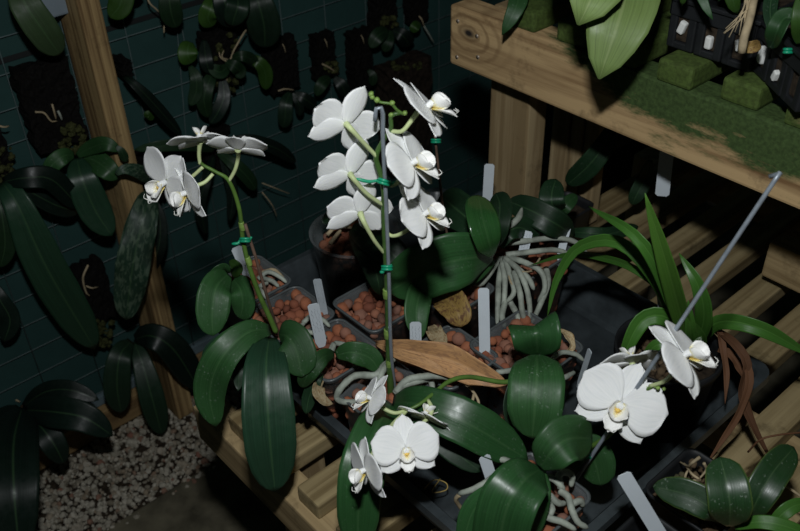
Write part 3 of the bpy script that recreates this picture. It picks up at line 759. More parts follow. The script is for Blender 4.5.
# back: orchid with mass of roots
J = pot_plant('potted_orchid', -.535, .648, 'orchid with glossy upright leaf and a tangle of grey roots over the pot', hs=.040)
jc = H(496, 252, .14)
leaf('leaf', [H(492, 257, .165), H(488, 240, .192), H(482, 217, .21), H(478, 195, .212)], 34, M['leaf_shine'], J, -22, .06, .06, 'broad')
leaf('leaf', [H(493, 257, .142), H(468, 258, .165), H(430, 268, .16), H(388, 292, .125)], 60, M['leaf_gloss'], J, 14, .10, .10, 'broad')
leaf('leaf', [H(493, 260, .135), H(470, 272, .135), H(448, 285, .12), H(428, 290, .11)], 27, M['leaf'], J, 10)
leaf('leaf', [H(492, 250, .14), H(474, 225, .16), H(455, 208, .155), H(440, 196, .14)], 38, M['leaf_dark'], J, 0, .12, .1, 'broad')
leaf('leaf', [H(428, 282, .12), H(420, 293, .135), H(416, 315, .125), H(420, 340, .105)], 27, M['leaf'], J, 15)
leaf('leaf', [H(494, 246, .15), H(498, 225, .18), H(500, 205, .19), H(496, 193, .19)], 26, M['leaf_dark'], J, 10)
rj = [((503, 258, .12), (499, 280, .115), (498, 300, .11), (497, 326, .09)), ((505, 258, .125), (518, 270, .13), (527, 290, .12), (530, 312, .1), (528, 323, .09)),
      ((508, 257, .125), (526, 263, .132), (541, 272, .128), (545, 288, .115), (538, 302, .1)), ((505, 259, .124), (510, 275, .122), (514, 292, .115), (506, 303, .105)),
      ((514, 272, .125), (520, 293, .12), (522, 310, .105), (526, 325, .09)), ((546, 268, .12), (548, 283, .115), (540, 305, .1), (531, 324, .088)),
      ((506, 255, .128), (530, 252, .13), (555, 250, .125), (575, 256, .115)), ((500, 244, .125), (525, 241, .13), (555, 238, .125), (575, 242, .115), (588, 254, .1)),
      ((500, 258, .12), (485, 280, .112), (478, 284, .108), (462, 280, .108)), ((506, 300, .105), (502, 315, .1), (505, 328, .088)), ((512, 264, .126), (528, 278, .122), (534, 290, .112)),
      ((509, 300, .105), (518, 318, .095), (514, 330, .088)), ((502, 262, .122), (505, 283, .116), (503, 312, .098))]
roots(J, [hh(*p) for p in rj], .0034)
roots(J, [hh((508, 262, .126), (516, 268, .128), (524, 272, .126), (536, 270, .12)), hh((508, 262, .124), (510, 280, .122), (518, 292, .115)), hh((540, 258, .12), (536, 266, .12), (544, 268, .118))], .0012, 'root_tan')
tube('root_tip', hh((501, 230, .15), (512, 224, .155), (519, 217, .158), (522, 208, .16)), [(0, .004), (.7, .0035), (1, .0012)], M['root'], J)
stake('support_stake', [H(452, 262, .09), PF(444, 215, H(452, 262, .09)), PF(438, 165, H(452, 262, .09)), PF(433, 118, H(452, 262, .09))], .0014, M['stake_cane'], 'thin dark cane standing behind the right hand flowers of the tall spray')
clip(PF(436, 141, H(452, 262, .09), .003), R0, .006, 'short green clip near the top of the dark thin cane', False, .0045)

# behind it: tall clear pot and dark leaved orchid
big = PF(350, 232, H(362, 302, .012))
G_ = root_empty('potted_orchid', (-.672, .512, TZ), 'orchid in a tall round clear pot behind the pellet pots', 'orchid')
mb = MB(); zt_ = .125
mb.ring_loft([circ(-.672, .512, .038, TZ), circ(-.672, .512, .050, zt_ - .004), circ(-.672, .512, .0525, zt_ - .003), circ(-.672, .512, .0525, zt_), circ(-.672, .512, .0505, zt_), circ(-.672, .512, .048, zt_ - .005), circ(-.672, .512, .0365, TZ + .0015)])
mb.build('pot', M['clear'], G_, True)
pellets(G_, -.672, .512, .046, .085, .106, True, .008)
mb = MB(); mb.ring_loft([circ(-.672, .512, .034, TZ + .003), circ(-.672, .512, .042, .088)]); mb.build('potting_mix', M['mix_grey'], G_, True)
roots(G_, [hh((327, 235, .125), (334, 228, .13), (342, 226, .13), (352, 228, .12)), hh((330, 244, .118), (336, 236, .124), (341, 230, .126))], .0026, 'root_tan')
leaf('leaf', hh((348, 226, .13), (335, 215, .15), (322, 223, .15)), 12, M['leaf_dark'], G_, 0)
leaf('leaf', hh((352, 228, .13), (375, 240, .16), (400, 262, .15), (412, 285, .12)), 32, M['leaf_dark'], G_, 10)
leaf('leaf', hh((352, 230, .13), (370, 255, .15), (378, 280, .13), (380, 296, .11)), 26, M['leaf_dark'], G_, -10)

# back right orchid in front of the leg
P7 = pot_plant('potted_orchid', -.595, .803, 'dark leaved orchid standing on the bench slats beside the wide pine leg', hs=.024, z0=.0005, z1=.065, pot='black_pot', fill=False)
mb = MB(); mb.box((-.614, .784, .003), (-.576, .822, .055), .003); mb.build('potting_mix', M['soil'], P7)
leaf('leaf', hh((574, 236, .11), (556, 224, .145), (532, 211, .155), (508, 201, .15)), 29, M['leaf_dark'], P7, 0, .12, .1, 'broad')
leaf('leaf', hh((556, 216, .11), (552, 204, .145), (552, 192, .155), (556, 179, .16)), 26, M['leaf_dark'], P7, 0, .12, .1, 'broad')
leaf('leaf', hh((558, 216, .11), (564, 208, .13), (570, 201, .135), (577, 195, .135)), 14, M['leaf'], P7, 0)
leaf('leaf', hh((566, 232, .10), (585, 233, .115), (610, 234, .11), (638, 226, .085)), 15, M['leaf_dark'], P7, 20, .1, .1, 'long')
leaf('leaf', hh((500, 247, .135), (508, 232, .15), (522, 228, .145), (538, 240, .12)), 24, M['leaf_dark'], J, 0)
# right hand orchid
O4 = pot_plant('potted_orchid', -.297, .394, 'orchid with the right hand spray of white flowers and loose looping roots', hs=.034)
oc = H(540, 468, .14)
leaf('leaf', [oc, H(552, 451, .165), H(568, 439, .168), H(592, 438, .145)], 47, M['leaf'], O4, (6, -6), .16, .08, 'broad')
leaf('leaf', [H(541, 469, .138), H(523, 482, .165), H(506, 512, .15), H(494, 575, .08)], 60, M['leaf_gloss'], O4, -12, .14, .10, 'broad')
leaf('leaf', [H(542, 470, .132), H(541, 490, .135), H(535, 515, .115), H(526, 545, .08)], 24, M['leaf'], O4, 20)
leaf('leaf', [H(552, 463, .12), H(572, 452, .12), H(592, 456, .11), H(601, 486, .08)], 42, M['leaf'], O4, -12, .06, .15, 'broad')
leaf('leaf', [H(530, 478, .125), H(500, 490, .12), H(474, 510, .10), H(462, 548, .06)], 25, M['leaf_gloss'], O4, 0)
roots(O4, [hh((538, 486, .115), (550, 478, .118), (561, 486, .115), (563, 492, .11)), hh((561, 488, .112), (559, 476, .12), (565, 472, .122), (572, 476, .118), (571, 487, .108)),
           hh((540, 488, .112), (550, 496, .112), (558, 503, .11), (566, 503, .106)), hh((560, 491, .114), (568, 497, .114), (572, 510, .11), (578, 522, .105), (588, 528, .1)),
           hh((540, 511, .106), (549, 518, .108), (562, 522, .106), (576, 530, .1)), hh((541, 499, .108), (552, 508, .109), (548, 518, .104)), hh((570, 505, .11), (580, 501, .11), (583, 506, .104))], .0031)
s0 = H(573, 484, .085)
stop = Z(775, 180, .60)
def S(t): return s0.lerp(stop, t)
stake('support_stake', [s0, S(.35), S(.7), stop], .0017, M['stake_wire'], 'long grey wire stake leaning to the right up to the upper board',
      [stop + R0 * .003 - D0 * .0035, stop + R0 * .0015 - D0 * .0055 + F0 * .003, stop - R0 * .001 - D0 * .003 + F0 * .006])
def near(u, v, off=0):
    # on the leaning plane of the stake: depth changes with the picture column between its ends
    t = (u - 573) / (775 - 573); z = depth(s0) / (1 + t * (depth(s0) / depth(stop) - 1))
    return Z(u, v, z + off)
sp = [H(552, 464, .13), near(575, 455, .01), near(592, 446, .006), near(610, 434, .006), near(628, 412, .008), near(642, 394, .008), near(652, 386, .008)]
tube('flower_spike', sp, [(0, .0024), (.7, .0021), (1, .0016)], M['stem'], O4)
mb = MB()
for u, v in ((655, 386), (658, 388), (664, 389)): lump_into(mb, near(u, v, .008), .0018, 2, .2)
mb.build('bud', M['bud'], O4, True)
R4 = 45 * depth(near(620, 402)) / FP
flower(O4, near(620, 404, -.012), cdir(-.22, -.06, .95), cdir(.42, .88, .1), R4 * 1.0, [near(648, 386, .008), near(640, 396, .008), near(630, 402, .004)], 1, .03, .03, 1.22)
flower(O4, near(684, 356, -.010), cdir(.60, .47, .52), cdir(-.66, .68, .1), R4 * .92, [near(650, 386, .008), near(665, 381, .006), near(674, 371, .002)], 1, .05, .05)
flower(O4, near(632, 362, .022), cdir(-.12, .86, -.40), cdir(.0, .3, .9), R4 * .80, [near(642, 394, .01), near(638, 384, .016), near(634, 372, .02)], 1, .12, .0)
clip(near(586, 456, -.004), R0, .004, 'green twist tie on the leaning wire stake of the right orchid', False, .0042)
mb = MB(); c0 = near(586, 456, -.004)
for a, c in (((-6, 10), (-11, 4)), ((4, 16), (2, 8))):
    pass
tag([H(493, 484, .095), H(484, 456, .125)], 12, 'small blank white label left of the big lower leaf', 'tag', -10)
roots(O4, [hh((500, 472, .115), (488, 481, .114), (474, 489, .11), (458, 494, .1)), hh((479, 486, .112), (483, 491, .108), (482, 497, .104)), hh((492, 460, .112), (505, 460, .116), (518, 466, .112))], .0030)
roots(O4, [hh((460, 494, .1), (456, 500, .09), (463, 511, .07))], .0020, 'root_tan')
o = tube('wire_loop', hh((424, 489, .03), (434, 480, .03), (446, 483, .03), (446, 490, .03), (432, 492, .03), (440, 479, .032)), .0006, plain('brass_wire', (.42, .30, .09), .5), None); meta(o, 'thin yellow wire loop lying in the black tray', 'wire')

tag([H(322, 347, .092), H(313, 304, .15)], 11.5, 'white handwritten label in the second clear pot from the left', 'tag', 0, 3)
tag([H(325, 318, .09), H(317, 279, .14)], 8.5, 'narrow handwritten label standing just behind another white label', 'tag_grey', 15, 2)
tag([H(416, 356, .09), H(415.5, 322, .13)], 11.5, 'short grey handwritten label right of the tall central stem', 'tag', 0, 3)
tag([H(485, 364, .085), H(483.5, 288, .165)], 11, 'tall plain bluish white label standing among the middle pellet pots', 'tag')
tag([H(522, 258, .11), H(528, 231, .14)], 10, 'small square handwritten label among the roots before the pine leg', 'tag', 0, 3)
tag([H(558, 266, .09), H(569, 220, .135)], 8, 'slim white label behind the root tangle near the arching grassy leaf', 'tag', 20)
tag([PF(487, 206, H(490, 225, .1)), PF(489.5, 164, H(490, 225, .1))], 10, 'white label upright against the left edge of the pine leg', 'tag')
tag([H(578, 388, .09), H(590, 350, .14)], 7, 'grey label turned edge on beside the right hand big flower', 'tag_grey', 50)

# ------------------------------------------------------------------ grassy plant
Gp = root_empty('potted_strap_leaf_plant', (-.326, .625, TZ), 'strap leaved green plant in a round black pot at the right', 'plant')
gx, gy = -.326, .625
mb = MB(); mb.ring_loft([circ(gx, gy, .040, TZ), circ(gx, gy, .0495, .092), circ(gx, gy, .0525, .093), circ(gx, gy, .0525, .103), circ(gx, gy, .0505, .103), circ(gx, gy, .048, .094), circ(gx, gy, .039, TZ + .002)]); mb.build('pot', M['black_pot'], Gp, True)
mb = MB(); mb.ring_loft([circ(gx, gy, .0395, TZ + .004), circ(gx, gy, .0465, .088)]); mb.build('potting_mix', M['soil'], Gp, True)
pellets(Gp, gx, gy, .045, .082, .091, True, .006, 1, .0045, 'bark', 'bark_chips')
gl = [(((690, 350, .10), (682, 320, .16), (668, 268, .24), (645, 193, .32)), 21, 'strap', 20), (((688, 350, .10), (672, 300, .19), (640, 240, .26), (588, 206, .25)), 15, 'strap', 20),
      (((686, 348, .10), (660, 285, .19), (622, 243, .22), (580, 246, .20), (557, 278, .16), (547, 318, .12)), 15, 'strap', 20), (((688, 348, .10), (668, 297, .17), (637, 270, .19), (605, 258, .18), (570, 254, .165), (528, 266, .135)), 9, 'strap', 25),
      (((686, 344, .10), (668, 318, .15), (645, 318, .15), (630, 340, .13), (620, 372, .09)), 19, 'strap', 15), (((697, 345, .10), (718, 322, .14), (760, 328, .15), (812, 356, .12)), 17, 'strap', -15),
      (((694, 350, .10), (704, 318, .16), (698, 285, .20), (679, 253, .22)), 18, 'strap', 10), (((692, 352, .10), (690, 330, .15), (688, 300, .19)), 13, 'strap', -20), (((688, 356, .10), (672, 345, .13), (655, 346, .13), (640, 364, .10)), 13, 'strap', 0),
      (((696, 348, .10), (700, 340, .13), (694, 322, .16)), 14, 'strap', 0)]
for k_, (pts, w_, pf, rl) in enumerate(gl): leaf('leaf', hh(*pts), w_, M['leaf_bright' if k_ == 0 else 'leaf_grass'], Gp, rl, .30, .0, pf, .0012)
leaf('leaf', hh((690, 356, .10), (696, 345, .13), (702, 336, .14)), 15, M['leaf_lime'], Gp, 0, .3, 0, 'strap')
for pts, w_ in ((((712, 330, .12), (716, 322, .13), (722, 345, .12), (726, 375, .10), (725, 404, .085)), 7), (((714, 328, .12), (735, 345, .13), (747, 365, .12), (742, 395, .09), (755, 430, .06), (772, 462, .03)), 10),
                (((716, 332, .12), (738, 350, .125), (749, 378, .11), (740, 410, .08), (722, 440, .05), (705, 466, .03)), 8), (((718, 350, .11), (732, 356, .11), (745, 380, .09)), 9)):
    leaf('dry_leaf', hh(*pts), w_, M['leaf_brown'], Gp, 20, .5, .0, 'strap', .0012, .3)
tag([PF(664, 330, H(672, 340, .1)), PF(660, 289, H(672, 340, .1))], 7.5, 'narrow white label beside the strap leaved plant', 'tag')

# ------------------------------------------------------------------ front right small plant
o_c = H(702, 492, .07)
Sp = root_empty('potted_small_plant', (o_c.x, o_c.y, 0.0005), 'small plant with oval speckled leaves in a grey pot outside the tray', 'plant')
square_pot(Sp, o_c.x, o_c.y, .036, .0005, .072, M['black_pot'], 0, .8)
mb = MB(); mb.box((o_c.x - .028, o_c.y - .028, .004), (o_c.x + .028, o_c.y + .028, .056), .004); mb.build('potting_mix', M['soil'], Sp)
pellets(Sp, o_c.x, o_c.y, .032, .05, .062, False, .004, 1, .0045, 'bark', 'bark_chips')
leaf('leaf', hh((722, 522, .085), (712, 509, .105), (688, 495, .11), (653, 486, .105)), 33, M['leaf_speck'], Sp, 8, .14, .06, 'oval')
leaf('leaf', hh((729, 526, .085), (730, 508, .115), (727, 485, .13), (720, 457, .135)), 43, M['leaf_speck'], Sp, -6, .14, .06, 'broad')
leaf('leaf', hh((748, 522, .08), (757, 500, .11), (773, 472, .125), (794, 447, .125)), 33, M['leaf_speck'], Sp, -10, .14, .06, 'broad')
leaf('leaf', hh((742, 500, .08), (748, 488, .10), (752, 476, .105)), 14, M['leaf_lime'], Sp, 30, .1, .1)
leaf('leaf', hh((735, 526, .08), (760, 522, .095), (790, 528, .095), (825, 545, .08)), 15, M['leaf_grass'], Sp, 10, .2, 0, 'strap')
leaf('leaf', hh((770, 528, .08), (782, 514, .095), (796, 505, .10), (815, 503, .095)), 15, M['leaf_grass'], Sp, -10, .2, 0, 'strap')
for pts in (((680, 462, .07), (688, 466, .085), (692, 463, .095), (700, 457, .10)), ((684, 463, .075), (692, 474, .085), (700, 480, .085), (694, 481, .095)), ((690, 468, .08), (686, 474, .08), (684, 484, .07)), ((700, 478, .075), (706, 470, .08), (704, 463, .088))):
    tube('old_stem', hh(*pts), [(0, .0007), (.6, .0012), (1, .0016)], M['root_tan'], Sp, None, 7, .1)
tube('stray_root', hh((748, 452, .07), (760, 440, .09), (778, 435, .095), (806, 432, .09)), .0009, M['leaf_brown'], Sp)
tube('stray_root', hh((782, 483, .07), (792, 490, .075), (806, 500, .07)), .0012, M['root_tan'], Sp)
fl_c = H(652, 550, .085)
Fp = pot_plant('label_pot', fl_c.x, fl_c.y, 'round edged dark pot at the bottom edge holding the large leaning label', hs=.03, z0=.0005, z1=.085, pot='black_pot', fill=False, cat='pot')
mb = MB(); mb.box((fl_c.x - .022, fl_c.y - .022, .003), (fl_c.x + .022, fl_c.y + .022, .072), .003); mb.build('potting_mix', M['soil'], Fp)
tag([H(668, 548, .08), H(623, 474, .155)], 15, 'large plain white label leaning at the bottom right corner of the tray', 'tag', 8)

# ------------------------------------------------------------------ things on the upper bench
def carrier(p0, rot, nx, label, chips):
    """black carrier of small cups; p0 = front left foot, rot = direction of its front edge"""
    R_ = Matrix.Rotation(rot, 3, 'Z'); cw, cd, ht = .0295, .045, .050; W_, D_ = nx * cw, 3 * cd
    e = root_empty('pot_carrier', p0 + R_ @ Vector((W_ / 2, D_ / 2, 0)), label, 'tray')
    def bx(mb, lo, hi, bev=.0012): mb.box(p0 + Vector(lo), p0 + Vector(hi), bev, R_, p0)
    mb = MB(); zr = .032
    for lo, hi in (((0, 0, zr), (W_, .003, ht)), ((0, D_ - .003, zr), (W_, D_, ht)), ((0, 0, zr), (.003, D_, ht)), ((W_ - .003, 0, zr), (W_, D_, ht))): bx(mb, lo, hi)
    bx(mb, (-.003, -.003, ht - .004), (W_ + .003, .004, ht), .001)
    for i in range(1, nx): bx(mb, (i * cw - .001, .003, zr + .004), (i * cw + .001, D_ - .003, ht - .002), .0005)
    for j in range(1, 3): bx(mb, (.003, j * cd - .001, zr + .004), (W_ - .003, j * cd + .001, ht - .002), .0005)
    mb.build('rim', M['black_pot'], e)
    for i in range(nx):
        for j in range(3):
            ox, oy = i * cw + cw / 2, j * cd + cd / 2
            mb = MB()
            for qx, qy in ((-1, -1), (1, -1), (1, 1), (-1, 1)): bx(mb, (ox + qx * .0100 - .0042, oy + qy * .016 - .005, .0006), (ox + qx * .0100 + .0042, oy + qy * .016 + .005, zr + .003), .0018)
            bx(mb, (ox - .0138, oy - .0205, .0004), (ox + .0138, oy + .0205, .007), .0015)
            mb.build('cup', M['black_pot'], e)
            mb = MB(); bx(mb, (ox - .0118, oy - .0185, .0072), (ox + .0118, oy + .0185, .042), .003); mb.build('potting_mix', M['soil'], e)
    for i, lz, s, ang in chips:
        mb = MB(); c = p0 + R_ @ Vector((i * cw + cw / 2, .0035, lz)); q = R_ @ Matrix.Rotation(ang, 3, 'Y')
        mb.box(c - Vector((s * .75, .004, s * 1.35)), c + Vector((s * .75, .004, s * 1.35)), s * .4, q, c)
        mb.build('foam_chip', M['chip'], e)
    return e
ca = H(664, 46, TOP + .001)
ca2 = H(740, 76, TOP + .001)
carrier(ca, 0, 3, 'black carrier tray with pale foam chips behind the broad pale leaf', [(0, .022, .0046, .3), (1, .016, .0044, 0), (2, .022, .0038, -.25)])
cb_ = H(744, 68, TOP + .001); cb2 = H(783, 107, TOP + .001)
carrier(cb_ + Vector((.004, 0, 0)), math.atan2(cb2.y - cb_.y, cb2.x - cb_.x), 3, 'nearer black carrier tray at the top right corner of the bench', [(0, .02, .0056, .15), (1, .014, .0035, .4)])
# plants growing from the carriers
Lp = root_empty('broad_leaf_orchid', (-.46, .83, TOP), 'pale green broad leaves drooping over the front edge of the upper bench', 'orchid')
c_ = Vector((-.50, .86, TOP))
square_pot(Lp, c_.x - .01, c_.y + .02, .03, TOP + .0005, TOP + .07, M['black_pot'])
mb = MB(); mb.box((c_.x - .034, c_.y - .004, TOP + .003), (c_.x + .014, c_.y + .044, TOP + .06), .003); mb.build('potting_mix', M['soil'], Lp)
base = Vector((c_.x - .01, c_.y + .02, TOP + .055))
leaf('leaf', [base, Z(598, -45, .82), Z(594, -10, .745), Z(578, 25, .75)], 82, M['leaf_pale'], Lp, 10, .10, .12, 'broad')
leaf('leaf', [base, Z(640, -60, .84), Z(622, 10, .765), Z(599, 79, .78)], 76, M['leaf_pale'], Lp, -6, .12, .12, 'broad')
Ls = root_empty('small_leaf_orchid', (-.6, .8, TOP), 'small dark green leaf hanging over the left end of the upper board', 'orchid')
q_ = Vector((-.64, .84, TOP))
square_pot(Ls, q_.x, q_.y, .026, TOP + .0005, TOP + .06, M['black_pot'])
leaf('leaf', [Vector((q_.x, q_.y, TOP + .058)), Z(526, -28, .97), Z(517, 5, .93), Z(502, 35, .94)], 22, M['leaf'], Ls, 0, .12, .1, 'long')
ab = ca + Vector((.055, .065, .044))
Ap = root_empty('pseudobulb_orchid', (ca.x + .16, ca.y + .09, TOP + .06), 'orchid with bundle of bare pale roots hanging over the carrier rim', 'orchid')
for pts, w_, mt in (((Z(690, -18, 0.780), Z(684, -4, 0.780), Z(682, 6, 0.790)), 14, 'leaf_lime'), ((Z(700, -25, 0.780), Z(703, 0, 0.770), Z(713, 20, 0.770)), 13, 'leaf'), ((Z(735, -20, 0.770), Z(733, 0, 0.770), Z(738, 14, 0.780)), 20, 'leaf_lime'), ((Z(728, -22, 0.790), Z(722, -8, 0.780), Z(718, 2, 0.790)), 12, 'leaf')):
    leaf('leaf', [ab + R0 * random.uniform(-.01, .01)] + list(pts), w_, M[mt], Ap, 0)
for k in range(9):
    u = 748 + random.uniform(-4, 6); du = random.uniform(-24, -4)
    tube('aerial_root', [ab, Z(u + 4, -14, 0.750), Z(u, 8 + random.uniform(-4, 4), 0.735), Z(u + du * .6, 24 + random.uniform(-6, 3), 0.730), Z(u + du, 26 + random.uniform(2, 12), 0.735)], [(0, .0014), (.6, .001), (1, .0004)], M['root_tan'], Ap, 12, 6)
tube('old_stem', [ab, Z(757, -10, 0.750), Z(750, 18, 0.730), Z(744, 38, 0.725), Z(742, 52, 0.730)], [(0, .0026), (.5, .003), (1, .0036)], M['root_tan'], Ap)
Bp = root_empty('pseudobulb_orchid', (cb_.x + .1, cb_.y + .06, TOP + .06), 'folded bright green leaves rising from the nearer black carrier', 'orchid')
leaf('leaf', [Z(772, 46, 0.740), Z(778, 30, 0.720), Z(786, 18, 0.720), Z(800, 22, 0.720)], 20, M['leaf'], Bp, 20, .4)
leaf('leaf', [Z(770, 48, 0.740), Z(776, 36, 0.730), Z(783, 22, 0.730)], 13, M['leaf_dark'], Bp, 0, .3)
leaf('leaf', [Z(800, 44, 0.720), Z(803, 20, 0.700), Z(806, -10, 0.700)], 22, M['leaf_lime'], Bp, 0, .2)
leaf('leaf', [Z(760, 44, 0.750), Z(752, 47, 0.745), Z(743, 47, 0.750)], 12, M['leaf_yellow'], Bp, 0, .3)
leaf('leaf', [Z(775, 40, 0.760), Z(770, 10, 0.770), Z(776, -20, 0.780)], 14, M['leaf_dark'], Bp, 0, .3)
clip(cb_ + Vector((.004, 0, 0)) + Matrix.Rotation(math.atan2(cb2.y - cb_.y, cb2.x - cb_.x), 3, 'Z') @ Vector((.066, -.0045, .046)), R0, .004, 'green clip on the rim of the nearer black carrier', False, .0035)

# under the upper bench
tg = PY(662, 196, YB + .10); tg2 = PY(667, 150, YB + .10)
tag([tg2 + (tg2 - tg) * .6, tg], 14, 'white label hanging in shadow below the upper front board', 'tag')
Uo = root_empty('under_bench_plant', PY(606, 128, .82), 'dark leaf hanging beneath the upper bench beside the pine leg', 'plant')
leaf('leaf', [PY(612, 126, .84), PY(602, 148, .82), PY(588, 166, .81), PY(567, 185, .81)], 24, M['leaf_dark'], Uo, 10, .12, .1, 'long')
leaf('leaf', [PY(650, 160, .88), PY(645, 178, .88), PY(636, 196, .87), PY(632, 205, .87)], 17, M['leaf_dark'], Uo, 10)

# ------------------------------------------------------------------ mounted plants on the wall
XM = XW + .014
def slab(parent, uL, uR, vT, vB, mat='slab', t=.022, name='slab'):
    xs = XM + t
    vm = (vT + vB) / 2; yT = PX(uL, vm, xs).y; yT2 = PX(uR, vm, xs).y
    z1 = (PX(uL, vT, xs).z + PX(uR, vT, xs).z) / 2; z0 = (PX(uL, vB, xs).z + PX(uR, vB, xs).z) / 2
    nx_, nz_ = 10, 16; V = []; Fc = []
    for side in (0, 1):
        for i in range(nz_ + 1):
            for j in range(nx_ + 1):
                e = .0035 if (i in (0, nz_) or j in (0, nx_)) else .002
                y = yT + (yT2 - yT) * j / nx_ + random.uniform(-e, e); z = z0 + (z1 - z0) * i / nz_ + random.uniform(-e, e)
                V.append((XM + (t + random.uniform(-.002, .002) if side else 0), y, z))
    K_ = (nx_ + 1) * (nz_ + 1)
    for i in range(nz_):
        for j in range(nx_):
            a = i * (nx_ + 1) + j
            Fc.append((a + K_, a + 1 + K_, a + nx_ + 2 + K_, a + nx_ + 1 + K_)); Fc.append((a, a + nx_ + 1, a + nx_ + 2, a + 1))
    rimi = [j for j in range(nx_ + 1)] + [i * (nx_ + 1) + nx_ for i in range(1, nz_ + 1)] + [nz_ * (nx_ + 1) + j for j in range(nx_ - 1, -1, -1)] + [i * (nx_ + 1) for i in range(nz_ - 1, 0, -1)]
    for a, b_ in zip(rimi, rimi[1:] + rimi[:1]): Fc.append((a, b_, b_ + K_, a + K_))
    return obj(name, V, Fc, M[mat], parent, None, False)
def W(u, v, d=.03): return PX(u, v, XM + d)
def mounted(label, u, v): return root_empty('mounted_orchid', W(u, v, 0), label, 'orchid')
def moss(parent, u, v, n, su, sv, d=.026):
    mb = MB()
    for i in range(n): lump_into(mb, W(u + random.uniform(-su, su), v + random.uniform(-sv, sv), d + random.uniform(-.003, .004)), random.uniform(.003, .0075), 1, .4, .2)
    mb.build('moss', M['moss'], parent)['kind'] = 'stuff'
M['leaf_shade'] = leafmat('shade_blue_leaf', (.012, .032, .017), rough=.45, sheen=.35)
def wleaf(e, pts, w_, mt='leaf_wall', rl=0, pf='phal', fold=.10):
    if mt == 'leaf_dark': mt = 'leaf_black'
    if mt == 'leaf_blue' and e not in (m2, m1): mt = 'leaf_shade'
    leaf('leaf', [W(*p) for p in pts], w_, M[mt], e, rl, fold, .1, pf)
def wroot(e, pts, r=.0016, mt='root_tan'): tube('aerial_root', [W(*p) for p in pts], [(0, r), (.8, r * .8), (1, r * .4)], M[mt], e, None, 6)

m2 = None
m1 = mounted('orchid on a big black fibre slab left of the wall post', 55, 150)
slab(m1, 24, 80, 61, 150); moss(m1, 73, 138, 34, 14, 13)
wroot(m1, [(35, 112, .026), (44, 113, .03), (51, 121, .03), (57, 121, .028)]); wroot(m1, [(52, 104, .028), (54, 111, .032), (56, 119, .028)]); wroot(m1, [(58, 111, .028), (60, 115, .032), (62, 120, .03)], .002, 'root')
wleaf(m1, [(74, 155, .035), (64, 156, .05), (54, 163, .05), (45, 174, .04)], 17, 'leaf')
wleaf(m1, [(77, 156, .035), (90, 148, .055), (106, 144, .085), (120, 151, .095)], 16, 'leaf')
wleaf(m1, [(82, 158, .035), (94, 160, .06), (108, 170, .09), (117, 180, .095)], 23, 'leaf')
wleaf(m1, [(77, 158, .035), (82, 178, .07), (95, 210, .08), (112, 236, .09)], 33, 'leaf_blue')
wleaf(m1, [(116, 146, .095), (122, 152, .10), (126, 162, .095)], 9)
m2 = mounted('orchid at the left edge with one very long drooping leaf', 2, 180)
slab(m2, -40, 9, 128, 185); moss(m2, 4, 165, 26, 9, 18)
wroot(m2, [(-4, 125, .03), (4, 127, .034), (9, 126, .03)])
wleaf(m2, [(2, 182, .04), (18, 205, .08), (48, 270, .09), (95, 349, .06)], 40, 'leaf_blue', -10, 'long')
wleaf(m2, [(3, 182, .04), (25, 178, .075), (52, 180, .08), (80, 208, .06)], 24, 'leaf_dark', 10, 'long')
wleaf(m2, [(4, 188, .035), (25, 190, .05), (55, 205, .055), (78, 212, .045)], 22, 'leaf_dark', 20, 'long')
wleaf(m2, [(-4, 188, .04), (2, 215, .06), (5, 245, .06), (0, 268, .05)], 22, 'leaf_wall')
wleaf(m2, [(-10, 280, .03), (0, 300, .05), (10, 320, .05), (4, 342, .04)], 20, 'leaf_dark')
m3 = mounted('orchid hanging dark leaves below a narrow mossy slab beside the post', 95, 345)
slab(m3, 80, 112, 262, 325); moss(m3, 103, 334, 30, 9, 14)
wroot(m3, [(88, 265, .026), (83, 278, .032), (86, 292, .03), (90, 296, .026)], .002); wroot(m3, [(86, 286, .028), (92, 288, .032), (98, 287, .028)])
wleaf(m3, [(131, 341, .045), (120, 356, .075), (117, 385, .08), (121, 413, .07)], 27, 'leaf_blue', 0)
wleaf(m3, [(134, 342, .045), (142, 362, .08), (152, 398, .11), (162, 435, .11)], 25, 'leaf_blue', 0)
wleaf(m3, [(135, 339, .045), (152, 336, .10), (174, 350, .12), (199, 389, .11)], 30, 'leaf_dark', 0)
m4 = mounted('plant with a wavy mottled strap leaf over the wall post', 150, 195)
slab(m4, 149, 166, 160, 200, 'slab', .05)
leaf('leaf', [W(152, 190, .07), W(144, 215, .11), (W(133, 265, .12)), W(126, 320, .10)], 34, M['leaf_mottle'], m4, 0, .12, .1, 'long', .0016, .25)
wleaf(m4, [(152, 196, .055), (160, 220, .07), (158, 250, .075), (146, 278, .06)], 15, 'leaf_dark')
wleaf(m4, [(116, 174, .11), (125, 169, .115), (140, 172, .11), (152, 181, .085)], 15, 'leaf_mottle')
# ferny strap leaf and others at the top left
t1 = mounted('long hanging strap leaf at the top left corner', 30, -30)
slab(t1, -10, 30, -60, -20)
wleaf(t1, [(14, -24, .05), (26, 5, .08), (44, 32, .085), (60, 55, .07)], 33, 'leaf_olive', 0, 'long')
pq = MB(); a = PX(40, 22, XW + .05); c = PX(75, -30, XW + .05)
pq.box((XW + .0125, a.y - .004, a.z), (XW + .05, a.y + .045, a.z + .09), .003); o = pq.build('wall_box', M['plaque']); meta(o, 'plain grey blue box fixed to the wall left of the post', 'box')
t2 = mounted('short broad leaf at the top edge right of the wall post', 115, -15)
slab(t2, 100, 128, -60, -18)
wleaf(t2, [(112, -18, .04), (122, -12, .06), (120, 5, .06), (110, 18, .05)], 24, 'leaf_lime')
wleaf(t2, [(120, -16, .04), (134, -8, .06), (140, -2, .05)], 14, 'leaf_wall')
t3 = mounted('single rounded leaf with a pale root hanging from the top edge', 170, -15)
slab(t3, 155, 185, -60, -14)
